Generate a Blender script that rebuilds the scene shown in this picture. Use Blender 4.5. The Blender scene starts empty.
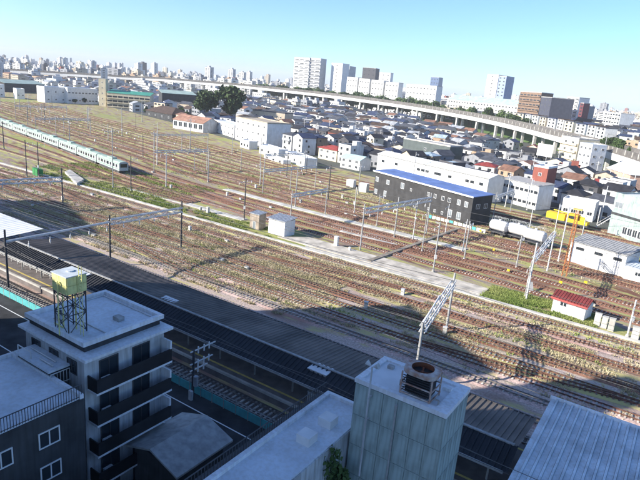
import bpy, math, random
import numpy as np
from mathutils import Matrix, Vector
random.seed(7); rng = np.random.default_rng(7)
SC = bpy.context.scene; COL = SC.collection
# ------------------------------------------------------------------ camera
CAMH = 36.0; FPX = 560.0
ROLL = math.radians(5.0); PITCH = math.radians(15.6)
fw = np.array([0, math.cos(PITCH), -math.sin(PITCH)])
_r0 = np.array([1.0, 0, 0]); _u0 = np.cross(_r0, fw)
RX = math.cos(ROLL)*_r0 + math.sin(ROLL)*_u0
UP = np.cross(RX, fw)
cd = bpy.data.cameras.new('camera'); cam = bpy.data.objects.new('camera', cd); COL.objects.link(cam)
cd.sensor_width = 36.0; cd.lens = 36.0*FPX/640.0; cd.clip_start = 0.5; cd.clip_end = 30000
mw = Matrix.Identity(4)
for i in range(3):
    mw[i][0] = RX[i]; mw[i][1] = UP[i]; mw[i][2] = -fw[i]
mw[2][3] = CAMH
cam.matrix_world = mw; SC.camera = cam
# ------------------------------------------------------------------ sky, sun, exposure
LDIR = (0.955, 0.296); SUN_EL = math.radians(25)
w = bpy.data.worlds.new('World'); SC.world = w; w.use_nodes = True
nt = w.node_tree; nt.nodes.clear()
sky = nt.nodes.new('ShaderNodeTexSky'); sky.sky_type = 'NISHITA'; sky.sun_disc = False
sky.sun_elevation = SUN_EL; sky.sun_rotation = math.atan2(-LDIR[0], -LDIR[1])
sky.air_density = 0.7; sky.dust_density = 0.6; sky.ozone_density = 6.0
bg = nt.nodes.new('ShaderNodeBackground'); bg.inputs[1].default_value = 0.14
wo = nt.nodes.new('ShaderNodeOutputWorld')
nt.links.new(sky.outputs[0], bg.inputs[0]); nt.links.new(bg.outputs[0], wo.inputs[0])
sl = bpy.data.lights.new('sun', 'SUN'); sl.energy = 5.0; sl.angle = math.radians(0.5); sl.color = (1.0, 0.93, 0.82)
so_ = bpy.data.objects.new('sun', sl); COL.objects.link(so_)
_d = Vector((LDIR[0]*math.cos(SUN_EL), LDIR[1]*math.cos(SUN_EL), -math.sin(SUN_EL)))
so_.rotation_euler = _d.to_track_quat('-Z', 'Y').to_euler(); so_.location = (-80, -20, 120)
SC.view_settings.view_transform = 'Standard'; SC.view_settings.look = 'None'
SC.view_settings.exposure = 0.98; SC.view_settings.gamma = 1.0
SC.render.engine = 'CYCLES'
SC.cycles.max_bounces = 5; SC.cycles.diffuse_bounces = 3; SC.cycles.glossy_bounces = 2
SC.cycles.use_denoising = True
# ------------------------------------------------------------------ coordinates
def G(px, py, z=0.0):
    d = fw*FPX + RX*(px-320) - UP*(py-240)
    t = (z-CAMH)/d[2]
    return np.array([0, 0, CAMH]) + d*t
def P(p):
    v = np.array([p[0], p[1], p[2]-CAMH]); k = v@fw
    if k < 1: return (-9999, 9999)
    return 320+FPX*(v@RX)/k, 240-FPX*(v@UP)/k
def ZT(p, py):
    """height of the point above ground point p that is seen at picture row py"""
    lo, hi = -5.0, 140.0
    for _ in range(40):
        m = (lo+hi)/2
        if P((p[0], p[1], m))[1] > py: lo = m
        else: hi = m
    return (lo+hi)/2
def AT(px, D, z=0.0):
    """ground point in the direction of picture column px (at the horizon) at distance D"""
    a = fw*FPX + RX*(px-320) - UP*((83+0.0875*(px-320))-240)
    k = D/a[1]
    return np.array([a[0]*k, D, z])
YTH = math.radians(-33.0)
YU = np.array([math.cos(YTH), math.sin(YTH)]); YN = np.array([math.sin(YTH), -math.cos(YTH)]); Y0 = np.array([0.3, 118.3])
def S(s, o, z=0.0):
    q = Y0+YU*s+YN*o
    return np.array([q[0], q[1], z])
def inv_s(p):
    q = np.array(p[:2])-Y0
    return q@YU, q@YN
# ------------------------------------------------------------------ materials
MATS = {}
def M(name, col, rough=0.85, var=0.14, scale=1.2, metal=0.0, col2=None, streak=0.0, bump=0.0, world=False, spec=0.3):
    if name in MATS: return MATS[name]
    m = bpy.data.materials.new(name); m.use_nodes = True; MATS[name] = m
    n = m.node_tree.nodes; l = m.node_tree.links; b = n['Principled BSDF']
    b.inputs['Roughness'].default_value = rough; b.inputs['Metallic'].default_value = metal
    b.inputs['Specular IOR Level'].default_value = spec
    if world: tc = n.new('ShaderNodeNewGeometry').outputs['Position']
    else: tc = n.new('ShaderNodeTexCoord').outputs['Object']
    no = n.new('ShaderNodeTexNoise'); no.inputs['Scale'].default_value = scale; no.inputs['Detail'].default_value = 6
    l.new(tc, no.inputs['Vector'])
    ra = n.new('ShaderNodeValToRGB'); l.new(no.outputs[0], ra.inputs[0])
    c2 = col2 if col2 else tuple(max(0.0, c*(1-2*var)) for c in col)
    c1 = col if col2 else tuple(min(0.9, c*(1+var*0.6)) for c in col)
    ra.color_ramp.elements[0].position = 0.33; ra.color_ramp.elements[1].position = 0.67
    ra.color_ramp.elements[0].color = (*c2, 1); ra.color_ramp.elements[1].color = (*c1, 1)
    out = ra.outputs[0]
    if streak > 0:
        mp = n.new('ShaderNodeMapping'); mp.inputs['Scale'].default_value = (2.3, 2.3, 0.18); l.new(tc, mp.inputs[0])
        n2 = n.new('ShaderNodeTexNoise'); n2.inputs['Scale'].default_value = 1.6; n2.inputs['Detail'].default_value = 5; l.new(mp.outputs[0], n2.inputs['Vector'])
        r2 = n.new('ShaderNodeValToRGB'); r2.color_ramp.elements[0].position = 0.35; r2.color_ramp.elements[1].position = 0.6
        g = 1-streak; r2.color_ramp.elements[0].color = (g, g*0.97, g*0.93, 1); r2.color_ramp.elements[1].color = (1, 1, 1, 1)
        l.new(n2.outputs[0], r2.inputs[0])
        mx = n.new('ShaderNodeMix'); mx.data_type = 'RGBA'; mx.blend_type = 'MULTIPLY'; mx.inputs[0].default_value = 1
        l.new(out, mx.inputs[6]); l.new(r2.outputs[0], mx.inputs[7]); out = mx.outputs[2]
    l.new(out, b.inputs['Base Color'])
    if bump > 0:
        bp = n.new('ShaderNodeBump'); bp.inputs['Strength'].default_value = bump; bp.inputs['Distance'].default_value = 0.05
        l.new(no.outputs[0], bp.inputs['Height']); l.new(bp.outputs[0], b.inputs['Normal'])
    return m
def yard_material(name, base, rust, grass, green, rot, gl=0.5):
    m = bpy.data.materials.new(name); m.use_nodes = True; MATS[name] = m
    n = m.node_tree.nodes; l = m.node_tree.links; b = n['Principled BSDF']; b.inputs['Roughness'].default_value = 0.95
    b.inputs['Specular IOR Level'].default_value = 0.1
    pos = n.new('ShaderNodeNewGeometry').outputs['Position']
    mp = n.new('ShaderNodeMapping'); mp.inputs['Rotation'].default_value = (0, 0, rot); l.new(pos, mp.inputs[0])
    def noise(vec, sc, det, scale3=None):
        if scale3:
            q = n.new('ShaderNodeMapping'); q.inputs['Scale'].default_value = scale3; l.new(vec, q.inputs[0]); vec = q.outputs[0]
        t = n.new('ShaderNodeTexNoise'); t.inputs['Scale'].default_value = sc; t.inputs['Detail'].default_value = det; l.new(vec, t.inputs['Vector']); return t.outputs[0]
    def ramp(x, a, c):
        r = n.new('ShaderNodeMapRange'); r.inputs[1].default_value = a; r.inputs[2].default_value = c; l.new(x, r.inputs[0]); return r.outputs[0]
    def mix(f, a, c):
        x = n.new('ShaderNodeMix'); x.data_type = 'RGBA'
        if isinstance(f, float): x.inputs[0].default_value = f
        else: l.new(f, x.inputs[0])
        for k, v in ((6, a), (7, c)):
            if isinstance(v, tuple): x.inputs[k].default_value = (*v, 1)
            else: l.new(v, x.inputs[k])
        return x.outputs[2]
    fine = noise(pos, 3.5, 8); mid = noise(mp.outputs[0], 0.25, 6, (0.25, 1, 1)); big = noise(mp.outputs[0], 0.045, 4, (0.35, 1, 1)); gr = noise(mp.outputs[0], 0.5, 8, (0.3, 1, 1))
    c = mix(ramp(fine, 0.3, 0.7), tuple(v*0.55 for v in base), tuple(min(.8, v*1.25) for v in base))
    c = mix(ramp(mid, 0.48, 0.66), c, rust)
    c = mix(ramp(gr, gl, gl+0.12), c, grass)
    c = mix(ramp(big, 0.56, 0.66), c, mix(ramp(fine, 0.35, 0.65), green, grass))
    l.new(c, b.inputs['Base Color'])
    bp = n.new('ShaderNodeBump'); bp.inputs['Strength'].default_value = 0.6; bp.inputs['Distance'].default_value = 0.08
    l.new(fine, bp.inputs['Height']); l.new(bp.outputs[0], b.inputs['Normal'])
    return m
yard_material('yard_near', (0.48, 0.39, 0.34), (0.27, 0.17, 0.13), (0.44, 0.39, 0.18), (0.25, 0.25, 0.09), math.radians(33), 0.52)
yard_material('yard_far', (0.34, 0.27, 0.22), (0.17, 0.085, 0.06), (0.36, 0.35, 0.13), (0.20, 0.24, 0.08), math.radians(47), 0.46)
M('asphalt', (0.045, 0.045, 0.048), 0.9, 0.3, 0.4, world=True)
M('city_ground', (0.10, 0.10, 0.10), 0.95, 0.4, 0.05, col2=(0.07, 0.085, 0.06), world=True)
yard_material('bed_rust', (0.27, 0.145, 0.10), (0.14, 0.065, 0.045), (0.30, 0.25, 0.12), (0.15, 0.15, 0.05), math.radians(40), 0.60)
yard_material('bed_pink', (0.52, 0.39, 0.35), (0.34, 0.20, 0.16), (0.42, 0.36, 0.17), (0.20, 0.20, 0.07), math.radians(33), 0.58)
yard_material('bed_olive', (0.40, 0.34, 0.23), (0.22, 0.14, 0.10), (0.42, 0.38, 0.16), (0.24, 0.25, 0.085), math.radians(36), 0.47)
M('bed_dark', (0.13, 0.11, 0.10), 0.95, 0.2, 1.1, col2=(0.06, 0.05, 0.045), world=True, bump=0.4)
M('rail_rust', (0.16, 0.075, 0.05), 0.7, 0.3, 2.0, world=True)
M('rail_steel', (0.30, 0.27, 0.25), 0.4, 0.2, 2.0, metal=0.6, world=True)
M('sleeper_concrete', (0.42, 0.39, 0.35), 0.9, 0.3, 0.9, world=True)
M('sleeper_wood', (0.25, 0.18, 0.14), 0.95, 0.35, 0.9, world=True)
M('concrete', (0.48, 0.46, 0.42), 0.9, 0.18, 0.5, streak=0.0, world=True)
M('concrete_pale', (0.58, 0.56, 0.50), 0.9, 0.16, 0.4, world=True)
M('pole_grey', (0.36, 0.36, 0.35), 0.7, 0.15, 1.5)
M('pole_dark', (0.07, 0.07, 0.075), 0.6, 0.2, 1.5)
M('pole_white', (0.62, 0.62, 0.60), 0.6, 0.12, 1.5)
M('pole_orange', (0.55, 0.22, 0.08), 0.7, 0.3, 1.5, col2=(0.30, 0.11, 0.05))
M('galv', (0.50, 0.52, 0.54), 0.45, 0.15, 1.5, metal=0.5)
M('insulator', (0.70, 0.70, 0.68), 0.3, 0.05)
M('wire', (0.10, 0.10, 0.10), 0.5, 0.1)
M('glass', (0.035, 0.045, 0.055), 0.12, 0.2, 0.3, spec=0.5)
M('glass_pale', (0.25, 0.28, 0.30), 0.2, 0.2, 0.3, spec=0.5)
M('frame_white', (0.70, 0.70, 0.69), 0.5, 0.05)
M('frame_dark', (0.06, 0.06, 0.065), 0.5, 0.1)
M('black_paint', (0.022, 0.022, 0.025), 0.5, 0.2, 0.6)
M('roof_near_shaded', (0.035, 0.037, 0.042), 0.75, 0.3, 0.35, col2=(0.02, 0.022, 0.026))  # near canopy slope, its shade put into the dark colour
M('roof_far_lit', (0.21, 0.18, 0.155), 0.75, 0.3, 0.22, col2=(0.09, 0.08, 0.072))  # far slope of the same roof, paler colour stands for sunlight
M('canopy_white', (0.68, 0.70, 0.71), 0.6, 0.08, 0.4)
M('roof_paint', (0.64, 0.69, 0.74), 0.55, 0.08, 0.4, streak=0.10, bump=0.05)
M('roof_pale', (0.72, 0.75, 0.78), 0.6, 0.07, 0.5, streak=0.15)
M('wall_pale', (0.55, 0.57, 0.58), 0.8, 0.1, 0.6, streak=0.3)
M('wall_green', (0.37, 0.46, 0.44), 0.75, 0.12, 0.6, streak=0.3)
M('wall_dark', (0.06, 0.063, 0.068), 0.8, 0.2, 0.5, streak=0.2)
M('tank_green', (0.74, 0.72, 0.30), 0.6, 0.12, 1.2, streak=0.15)
M('tank_lid', (0.52, 0.57, 0.60), 0.6, 0.1, 1.0)
M('rust', (0.22, 0.075, 0.035), 0.9, 0.3, 1.5, col2=(0.10, 0.035, 0.02))
M('rust_white', (0.50, 0.46, 0.42), 0.8, 0.2, 1.6, col2=(0.28, 0.13, 0.08))
M('teal', (0.10, 0.42, 0.44), 0.6, 0.08, 0.8, streak=0.1)
M('yellow', (0.72, 0.50, 0.03), 0.6, 0.08, 1.0)
M('tactile', (0.62, 0.50, 0.16), 0.8, 0.15, 1.5)
M('platform_top', (0.17, 0.15, 0.145), 0.9, 0.15, 0.8)
M('red_roof', (0.17, 0.035, 0.035), 0.7, 0.2, 0.8)
M('red', (0.45, 0.03, 0.02), 0.6, 0.1)
M('green_paint', (0.04, 0.24, 0.07), 0.6, 0.1)
M('blue_roof', (0.13, 0.20, 0.42), 0.6, 0.12, 0.3)
M('corr_blue', (0.64, 0.70, 0.74), 0.5, 0.14, 0.5, streak=.12)
M('white_wall', (0.76, 0.76, 0.74), 0.8, 0.06, 0.6, streak=0.10)
M('slate_wall', (0.055, 0.055, 0.057), 0.8, 0.15, 0.5, streak=0.1)
M('train_body', (0.42, 0.46, 0.44), 0.5, 0.06, 0.6)
M('train_roof', (0.32, 0.42, 0.35), 0.7, 0.15, 0.5)
M('train_band', (0.16, 0.36, 0.22), 0.5, 0.1)
M('bark', (0.10, 0.075, 0.05), 0.95, 0.3, 2)
M('leaf_dark', (0.055, 0.085, 0.03), 0.8, 0.3, 0.25, col2=(0.025, 0.05, 0.018))
M('leaf_mid', (0.09, 0.14, 0.04), 0.8, 0.3, 0.25, col2=(0.045, 0.085, 0.025))
M('weed_dry', (0.54, 0.46, 0.32), 0.9, 0.2, 0.3, col2=(0.36, 0.32, 0.18), world=True)
M('weed_green', (0.32, 0.34, 0.12), 0.9, 0.2, 0.12, col2=(0.17, 0.24, 0.055), world=True)
M('grass_bright', (0.17, 0.30, 0.05), 0.9, 0.2, 0.1, col2=(0.10, 0.20, 0.04), world=True)
WALLS = [('white', (0.74, 0.74, 0.72)), ('cream', (0.66, 0.60, 0.46)), ('pale grey', (0.52, 0.53, 0.54)), ('beige', (0.55, 0.47, 0.36)),
         ('off-white', (0.68, 0.67, 0.63)), ('grey', (0.30, 0.31, 0.33)), ('tan', (0.44, 0.32, 0.22)), ('brick red', (0.30, 0.10, 0.075)), ('charcoal', (0.09, 0.09, 0.10)), ('pale blue', (0.48, 0.55, 0.60))]
ROOFS = [('slate grey', (0.075, 0.08, 0.095)), ('navy', (0.045, 0.06, 0.115)), ('dark brown', (0.09, 0.06, 0.045)), ('red', (0.32, 0.06, 0.05)),
         ('pale grey', (0.38, 0.40, 0.42)), ('pale blue', (0.40, 0.50, 0.57)), ('black', (0.035, 0.035, 0.04)), ('green', (0.10, 0.19, 0.12)), ('rust brown', (0.24, 0.13, 0.09))]
WM = [M('house_wall_%d' % i, c, 0.85, 0.08, 0.4, streak=0.18) for i, (k, c) in enumerate(WALLS)]
RM = [M('house_roof_%d' % i, c, 0.7, 0.2, 0.5) for i, (k, c) in enumerate(ROOFS)]
# ------------------------------------------------------------------ mesh builder
class MB:
    def __init__(s): s.v = []; s.f = []; s.m = []
    def poly(s, pts, m=0):
        b = len(s.v); s.v += [tuple(p) for p in pts]; s.f.append(tuple(range(b, b+len(pts)))); s.m.append(m); return s
    def hexa(s, p, m=0):
        b = len(s.v); s.v += [tuple(q) for q in p]
        for q in ((3, 2, 1, 0), (4, 5, 6, 7), (0, 1, 5, 4), (1, 2, 6, 5), (2, 3, 7, 6), (3, 0, 4, 7)):
            s.f.append(tuple(b+i for i in q)); s.m.append(m)
        return s
    def box(s, x0, x1, y0, y1, z0, z1, m=0):
        return s.hexa([(x0, y0, z0), (x1, y0, z0), (x1, y1, z0), (x0, y1, z0), (x0, y0, z1), (x1, y0, z1), (x1, y1, z1), (x0, y1, z1)], m)
    def prism(s, pts, z0, z1, m=0):
        n = len(pts); b = len(s.v)
        s.v += [(p[0], p[1], z0) for p in pts]+[(p[0], p[1], z1) for p in pts]
        s.f.append(tuple(b+i for i in range(n-1, -1, -1))); s.m.append(m)
        s.f.append(tuple(b+n+i for i in range(n))); s.m.append(m)
        for i in range(n):
            j = (i+1) % n; s.f.append((b+i, b+j, b+n+j, b+n+i)); s.m.append(m)
        return s
    def tube(s, p, q, r, n=6, m=0, r2=None):
        p = Vector(p); q = Vector(q); d = q-p
        if d.length < 1e-6: return s
        d.normalize(); a = Vector((0, 0, 1)) if abs(d.z) < 0.9 else Vector((1, 0, 0))
        u = d.cross(a).normalized(); v = d.cross(u); r2 = r if r2 is None else r2
        b = len(s.v)
        for c, rr in ((p, r), (q, r2)):
            for i in range(n):
                t = 2*math.pi*i/n; s.v.append(tuple(c+u*(rr*math.cos(t))+v*(rr*math.sin(t))))
        for i in range(n):
            j = (i+1) % n; s.f.append((b+i, b+j, b+n+j, b+n+i)); s.m.append(m)
        s.f.append(tuple(b+i for i in range(n-1, -1, -1))); s.m.append(m)
        s.f.append(tuple(b+n+i for i in range(n))); s.m.append(m)
        return s
    def path(s, pts, r, n=5, m=0):
        for a, b in zip(pts, pts[1:]): s.tube(a, b, r, n, m)
        return s
    def mesh(s, name, mats, smooth=False):
        me = bpy.data.meshes.new(name); me.from_pydata(s.v, [], s.f)
        for k in (mats if isinstance(mats, (list, tuple)) else [mats]):
            me.materials.append(MATS[k] if isinstance(k, str) else k)
        if any(s.m): me.polygons.foreach_set('material_index', s.m)
        if smooth: me.polygons.foreach_set('use_smooth', [True]*len(me.polygons))
        me.update(); return me
    def build(s, name, mats, parent=None, loc=(0, 0, 0), rz=0.0, smooth=False):
        return link(name, s.mesh(name, mats, smooth), parent, loc, rz)
def link(name, me, parent=None, loc=(0, 0, 0), rz=0.0):
    o = bpy.data.objects.new(name, me); COL.objects.link(o); o.location = loc; o.rotation_euler = (0, 0, rz)
    if parent: o.parent = parent
    return o
def tag(o, label, cat, group=None):
    o['label'] = label; o['category'] = cat
    if group: o['group'] = group
    return o
def thing(name, label, cat, loc=(0, 0, 0), rz=0.0, group=None):
    o = bpy.data.objects.new(name, None); COL.objects.link(o); o.location = tuple(float(v) for v in loc); o.rotation_euler = (0, 0, rz)
    o.empty_display_size = 0.5
    return tag(o, label, cat, group)
def struct(o): o['kind'] = 'structure'; return o
def stuff(o, label=None, cat=None):
    o['kind'] = 'stuff'
    if label: o['label'] = label
    if cat: o['category'] = cat
    return o
def copy_tree(o, parent=None):
    c = o.copy(); COL.objects.link(c); c.parent = parent
    for ch in list(o.children): copy_tree(ch, c)
    return c
ORD = ['first', 'second', 'third', 'fourth', 'fifth', 'sixth', 'seventh', 'eighth', 'ninth', 'tenth', 'eleventh', 'twelfth', 'thirteenth', 'fourteenth', 'fifteenth', 'sixteenth', 'seventeenth', 'eighteenth', 'nineteenth', 'twentieth']
def ordn(i):
    if i < 20: return ORD[i]
    k = i+1; return '%d%s' % (k, 'th' if 10 <= k % 100 <= 20 else {1: 'st', 2: 'nd', 3: 'rd'}.get(k % 10, 'th'))
def spline(pts, step=3.0):
    """smooth resampled polyline through plan points"""
    p = [np.array(q[:2], float) for q in pts]
    p = [2*p[0]-p[1]]+p+[2*p[-1]-p[-2]]; out = []
    for i in range(1, len(p)-2):
        a, b, c, d = p[i-1:i+3]; n = max(2, int(np.linalg.norm(c-b)/step))
        for k in range(n):
            t = k/n
            out.append(0.5*((2*b)+(-a+c)*t+(2*a-5*b+4*c-d)*t*t+(-a+3*b-3*c+d)*t**3))
    out.append(p[-2]); return np.array(out)
def resample(pl, step):
    d = np.r_[0, np.cumsum(np.linalg.norm(np.diff(pl, axis=0), axis=1))]
    n = max(2, int(d[-1]/step)+1); t = np.linspace(0, d[-1], n)
    return np.c_[np.interp(t, d, pl[:, 0]), np.interp(t, d, pl[:, 1])]
def normals(pl):
    t = np.gradient(pl, axis=0); t /= np.linalg.norm(t, axis=1)[:, None]
    return t, np.c_[-t[:, 1], t[:, 0]]
def ribbon(pl, offs_z, mb=None, m=0):
    """extruded profile along a polyline: offs_z = [(offset, z), ...] open profile"""
    mb = mb or MB(); t, n = normals(pl); b = len(mb.v); k = len(offs_z)
    for i in range(len(pl)):
        for o, z in offs_z: mb.v.append((pl[i, 0]+n[i, 0]*o, pl[i, 1]+n[i, 1]*o, z))
    for i in range(len(pl)-1):
        for j in range(k-1):
            a = b+i*k+j; mb.f.append((a, a+k, a+k+1, a+1)); mb.m.append(m)
    return mb
# ------------------------------------------------------------------ ground
struct(MB().poly([(-5900, -240, -0.05), (5900, -240, -0.05), (5900, 8900, -0.05), (-5900, 8900, -0.05)]).build('ground', 'city_ground'))
W1P = [(-300, 425), (-174, 297), (-109, 232), (-65, 186), (-35, 160), (-10, 141), (12, 126), (34, 111), (57, 93), (95, 62), (140, 22)]
R2P = [(-520, 900), (-320, 660), (-216, 530), (-115, 409), (-49, 318), (-3, 260), (28, 225), (59, 198), (85, 170), (115, 130), (170, 60)]
W1 = spline(W1P); R2 = spline(R2P)
near = [S(s, 57.6)[:2] for s in (-260, 130)]
yard = [tuple(near[0]), tuple(near[1]), tuple(S(130, 0)[:2]), tuple(S(-260, 0)[:2])]
struct(MB().poly([(*p, 0.0) for p in yard]).build('yard_ground', 'yard_near'))
b2 = MB(); A = resample(W1, 6); nA = len(A); Bq = np.c_[np.interp(np.linspace(0, 1, nA), np.linspace(0, 1, len(R2)), R2[:, 0]), np.interp(np.linspace(0, 1, nA), np.linspace(0, 1, len(R2)), R2[:, 1])]
up = [S(-260, 0)[:2], S(130, 0)[:2]]
pp = [(*up[0], 0.004), (*up[1], 0.004)]+[(p[0], p[1], 0.004) for p in R2P[::-1]]
b2.poly(pp); struct(b2.build('yard_ground_upper', 'yard_far'))
rd = MB().poly([S(-260, 57.8, .004), S(130, 57.8, .004), S(130, 200, .004), S(-260, 200, .004)][::-1])
struct(rd.build('road', 'asphalt'))
for k, o in enumerate((60.2, 66.5)):
    struct(MB().poly([S(-120, o, .012), S(-120, o+.15, .012), S(60, o+.15, .012), S(60, o, .012)]).build('road_marking', 'frame_white'))
# ------------------------------------------------------------------ tracks
def track(pl, label, bed, sleeper, rail, zb=0.02, sp=0.68, group='railway tracks of the yard'):
    t = thing('railway_track', label, 'track', (0, 0, 0), 0, group)
    q = resample(pl, 2.5)
    ribbon(q, [(-1.55, zb-.02), (-1.1, zb+.13), (1.1, zb+.13), (1.55, zb-.02)]).build('ballast_bed', bed, t)
    r = MB()
    for sgn in (-1, 1):
        r = MB(); c = sgn*0.555
        ribbon(q, [(c-.06, zb+.17), (c-.035, zb+.34), (c+.035, zb+.34), (c+.06, zb+.17)], r); r.build('rail', rail, t)
    z = resample(pl, sp); tt, nn = normals(z); n = len(z)
    c = z+rng.normal(0, .03, z.shape); zz = zb+.15+rng.normal(0, .012, n)
    hl, hw = 1.0, .12
    co = np.zeros((n, 8, 3)); k = 0
    for iz in (0, 1):
        for a, b in ((-1, -1), (1, -1), (1, 1), (-1, 1)):
            co[:, k, :2] = c+nn*(a*hl)+tt*(b*hw); co[:, k, 2] = zz+(0.06 if iz else -.12); k += 1
    base = np.arange(n)[:, None, None]*8
    fa = np.array([(4, 5, 6, 7), (0, 1, 5, 4), (1, 2, 6, 5), (2, 3, 7, 6), (3, 0, 4, 7)])[None]+base
    stuff(big_mesh('sleepers', co.reshape(-1, 3), fa.reshape(-1, 4), sleeper, t))
    return t
def big_mesh(name, v, f, mat, parent=None):
    me = bpy.data.meshes.new(name); nv, nf, k = len(v), len(f), f.shape[1]
    me.vertices.add(nv); me.vertices.foreach_set('co', np.asarray(v, dtype=np.float32).ravel())
    me.loops.add(nf*k); me.loops.foreach_set('vertex_index', f.astype(np.int32).ravel())
    me.polygons.add(nf); me.polygons.foreach_set('loop_start', np.arange(0, nf*k, k, dtype=np.int32))
    me.materials.append(MATS[mat]); me.update(calc_edges=True); me.validate()
    return link(name, me, parent)
def line_so(o, s0=-190, s1=110): return np.array([S(s, o)[:2] for s in np.linspace(s0, s1, 30)])
NEAR = [(2.8, 'bed_olive', 'sleeper_concrete', 'rail_rust'), (7.2, 'bed_pink', 'sleeper_wood', 'rail_rust'), (12.0, 'bed_rust', 'sleeper_wood', 'rail_rust'), (18.0, 'bed_rust', 'sleeper_wood', 'rail_rust'),
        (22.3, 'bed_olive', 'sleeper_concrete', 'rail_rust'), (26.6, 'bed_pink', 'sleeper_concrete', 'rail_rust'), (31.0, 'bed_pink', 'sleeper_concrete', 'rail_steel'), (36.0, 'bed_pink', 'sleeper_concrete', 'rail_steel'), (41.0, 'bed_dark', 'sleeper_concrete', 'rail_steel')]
for i, (o, b, sm, rm) in enumerate(NEAR):
    track(line_so(o), '%s track counted from the pale cable trough towards the station canopy' % ordn(i), b, sm, rm)
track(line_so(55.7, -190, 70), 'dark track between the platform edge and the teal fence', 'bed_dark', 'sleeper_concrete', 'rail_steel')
T1, N1 = normals(W1)
UPO = [0, 4.6, 9.2, 13.6, 22.0, 26.4, 30.8, 35.4, 40.0, 46.0, 51.0, 57.0, 62.0, 67.5, 72.0, 76.6]
def upper_curve(off):
    c = W1+N1*off
    return c
for i, o in enumerate(UPO):
    c = upper_curve(o); d = np.linalg.norm(c, axis=1)
    # cut the tracks that run into the depot building and the hut
    if 43 < o < 66: c = c[c[:, 0] < (10 if o > 50 else 200)]
    if o >= 66: c = c[c[:, 0] < 110]
    track(c, '%s track beyond the pale concrete slab, counted towards the depot buildings' % ordn(i), ('bed_olive' if i in (5, 8) else 'bed_rust') if o < 45 else ('bed_rust' if i == 13 else 'bed_olive'),
          random.choice(['sleeper_wood', 'sleeper_concrete']), 'rail_rust', zb=0.03)
# wedge between the trough and the first upper track, tracks fan out to the left
for i, lam in enumerate((0.25, 0.5, 0.75)):
    pts = []
    for (x, y) in W1P[0:5]:
        s, o = inv_s((x, y)); o2 = -8+(o+8)*lam
        pts.append(S(s, o2)[:2])
    track(spline(pts), '%s track fanning out left between the trough and the commuter train' % ordn(i), 'bed_rust' if i % 2 else 'bed_olive', 'sleeper_wood', 'rail_rust', zb=0.025)
# crossovers
def crossover(i0, n, oa, ob):
    k = np.arange(n); t = k/(n-1); t = t*t*(3-2*t); o = oa+(ob-oa)*t
    return W1[i0:i0+n]+N1[i0:i0+n]*o[:, None]
_ia = lambda x: int(np.argmin(abs(W1[:, 0]-x)))
for i, (x, n, oa, ob) in enumerate(((-210, 22, 4.6, 13.6), (-160, 18, 13.6, 9.2), (-120, 20, 26.4, 35.4), (-95, 16, 30.8, 26.4), (-60, 16, 9.2, 4.6), (-30, 16, 26.4, 22.0), (-150, 22, 40.0, 51.0), (-70, 16, 35.4, 40.0), (5, 14, 4.6, 9.2), (30, 14, 22.0, 26.4), (20, 14, 35.4, 30.8))):
    c = crossover(_ia(x), n, oa, ob); track(c, 'crossover track joining two upper sidings, %s in order from the left' % ordn([0, 1, 3, 4, 6, 7, 2, 5, 8, 10, 9][i]), 'bed_rust', 'sleeper_wood', 'rail_rust', zb=.045, group='crossover tracks')
for i, (s0, s1, oa, ob) in enumerate(((-95, -60, 7.2, 12.0), (-60, -22, 22.3, 18.0), (-10, 28, 12.0, 7.2), (30, 70, 26.6, 22.3), (-40, 0, 26.6, 31.0))):
    t = np.linspace(0, 1, 16); c = np.array([S(s0+(s1-s0)*a_, oa+(ob-oa)*a_*a_*(3-2*a_))[:2] for a_ in t])
    track(c, ['leftmost crossover track in the near yard', 'crossover track in the shaded left near yard', 'crossover track below the pale concrete slab', 'rightmost crossover track in the near yard', 'crossover track nearest the dark canopy'][i], 'bed_olive', 'sleeper_wood', 'rail_rust', zb=.04, group='crossover tracks')
# ------------------------------------------------------------------ paths, slabs and troughs
tr = MB()
q = line_so(0, -190, 100); ribbon(resample(q, 4), [(-.42, .0), (-.42, .26), (.42, .26), (.42, .0)], tr)
tag(tr.build('cable_trough', 'concrete_pale'), 'long pale concrete cable trough running straight across the yard', 'cable trough')
def slab(name, pts, z, mat): return struct(MB().prism([tuple(p[:2]) for p in pts], -.02, z, 0).build(name, mat))
def sl_so(a): return [S(s, o)[:2] for s, o in a]
slab('concrete_path', sl_so([(-78, -8.6), (-30, -7.4), (-30, -9.8), (-78, -11.4)]), .12, 'concrete_pale')
slab('concrete_slab', sl_so([(-14, -2.4), (36, -1.6), (36, -6.0), (27, -6.6), (18, -7.6), (-9, -8.2)]), .2, M('slab_tan', (.56, .51, .43), .9, .2, .5, world=True))
slab('concrete_strip', sl_so([(-5, -1.1), (36, -1.1), (36, -1.8), (-5, -1.9)]), .1, 'concrete')
cpath = upper_curve(17.6); cpath = cpath[(cpath[:, 0] > -34) & (cpath[:, 0] < 36)]
struct(ribbon(resample(cpath, 3), [(-1.2, .0), (-1.2, .17), (1.2, .17), (1.2, .0)]).build('concrete_path', 'concrete_pale'))
cpath = upper_curve(5+1.9); cpath = cpath[(cpath[:, 0] > 4) & (cpath[:, 0] < 20)]
struct(ribbon(resample(cpath, 3), [(-.5, .0), (-.5, .24), (.5, .24), (.5, .0)]).build('concrete_path', 'concrete'))
a = G(459, 229); b = G(369, 262)
dv = np.array([a[1]-b[1], b[0]-a[0]]); dv = dv/np.linalg.norm(dv)*0.5
slab('foot_crossing', [a[:2]+dv, a[:2]-dv, b[:2]-dv, b[:2]+dv], .385, M('crossing_board', (.30, .26, .21), .95, .2, .6, world=True))
a = G(66, 172); b = G(82, 185)
slab('concrete_ramp', [G(65, 174), G(70, 172), G(84, 182), G(77, 186)], .9, 'concrete')
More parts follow.
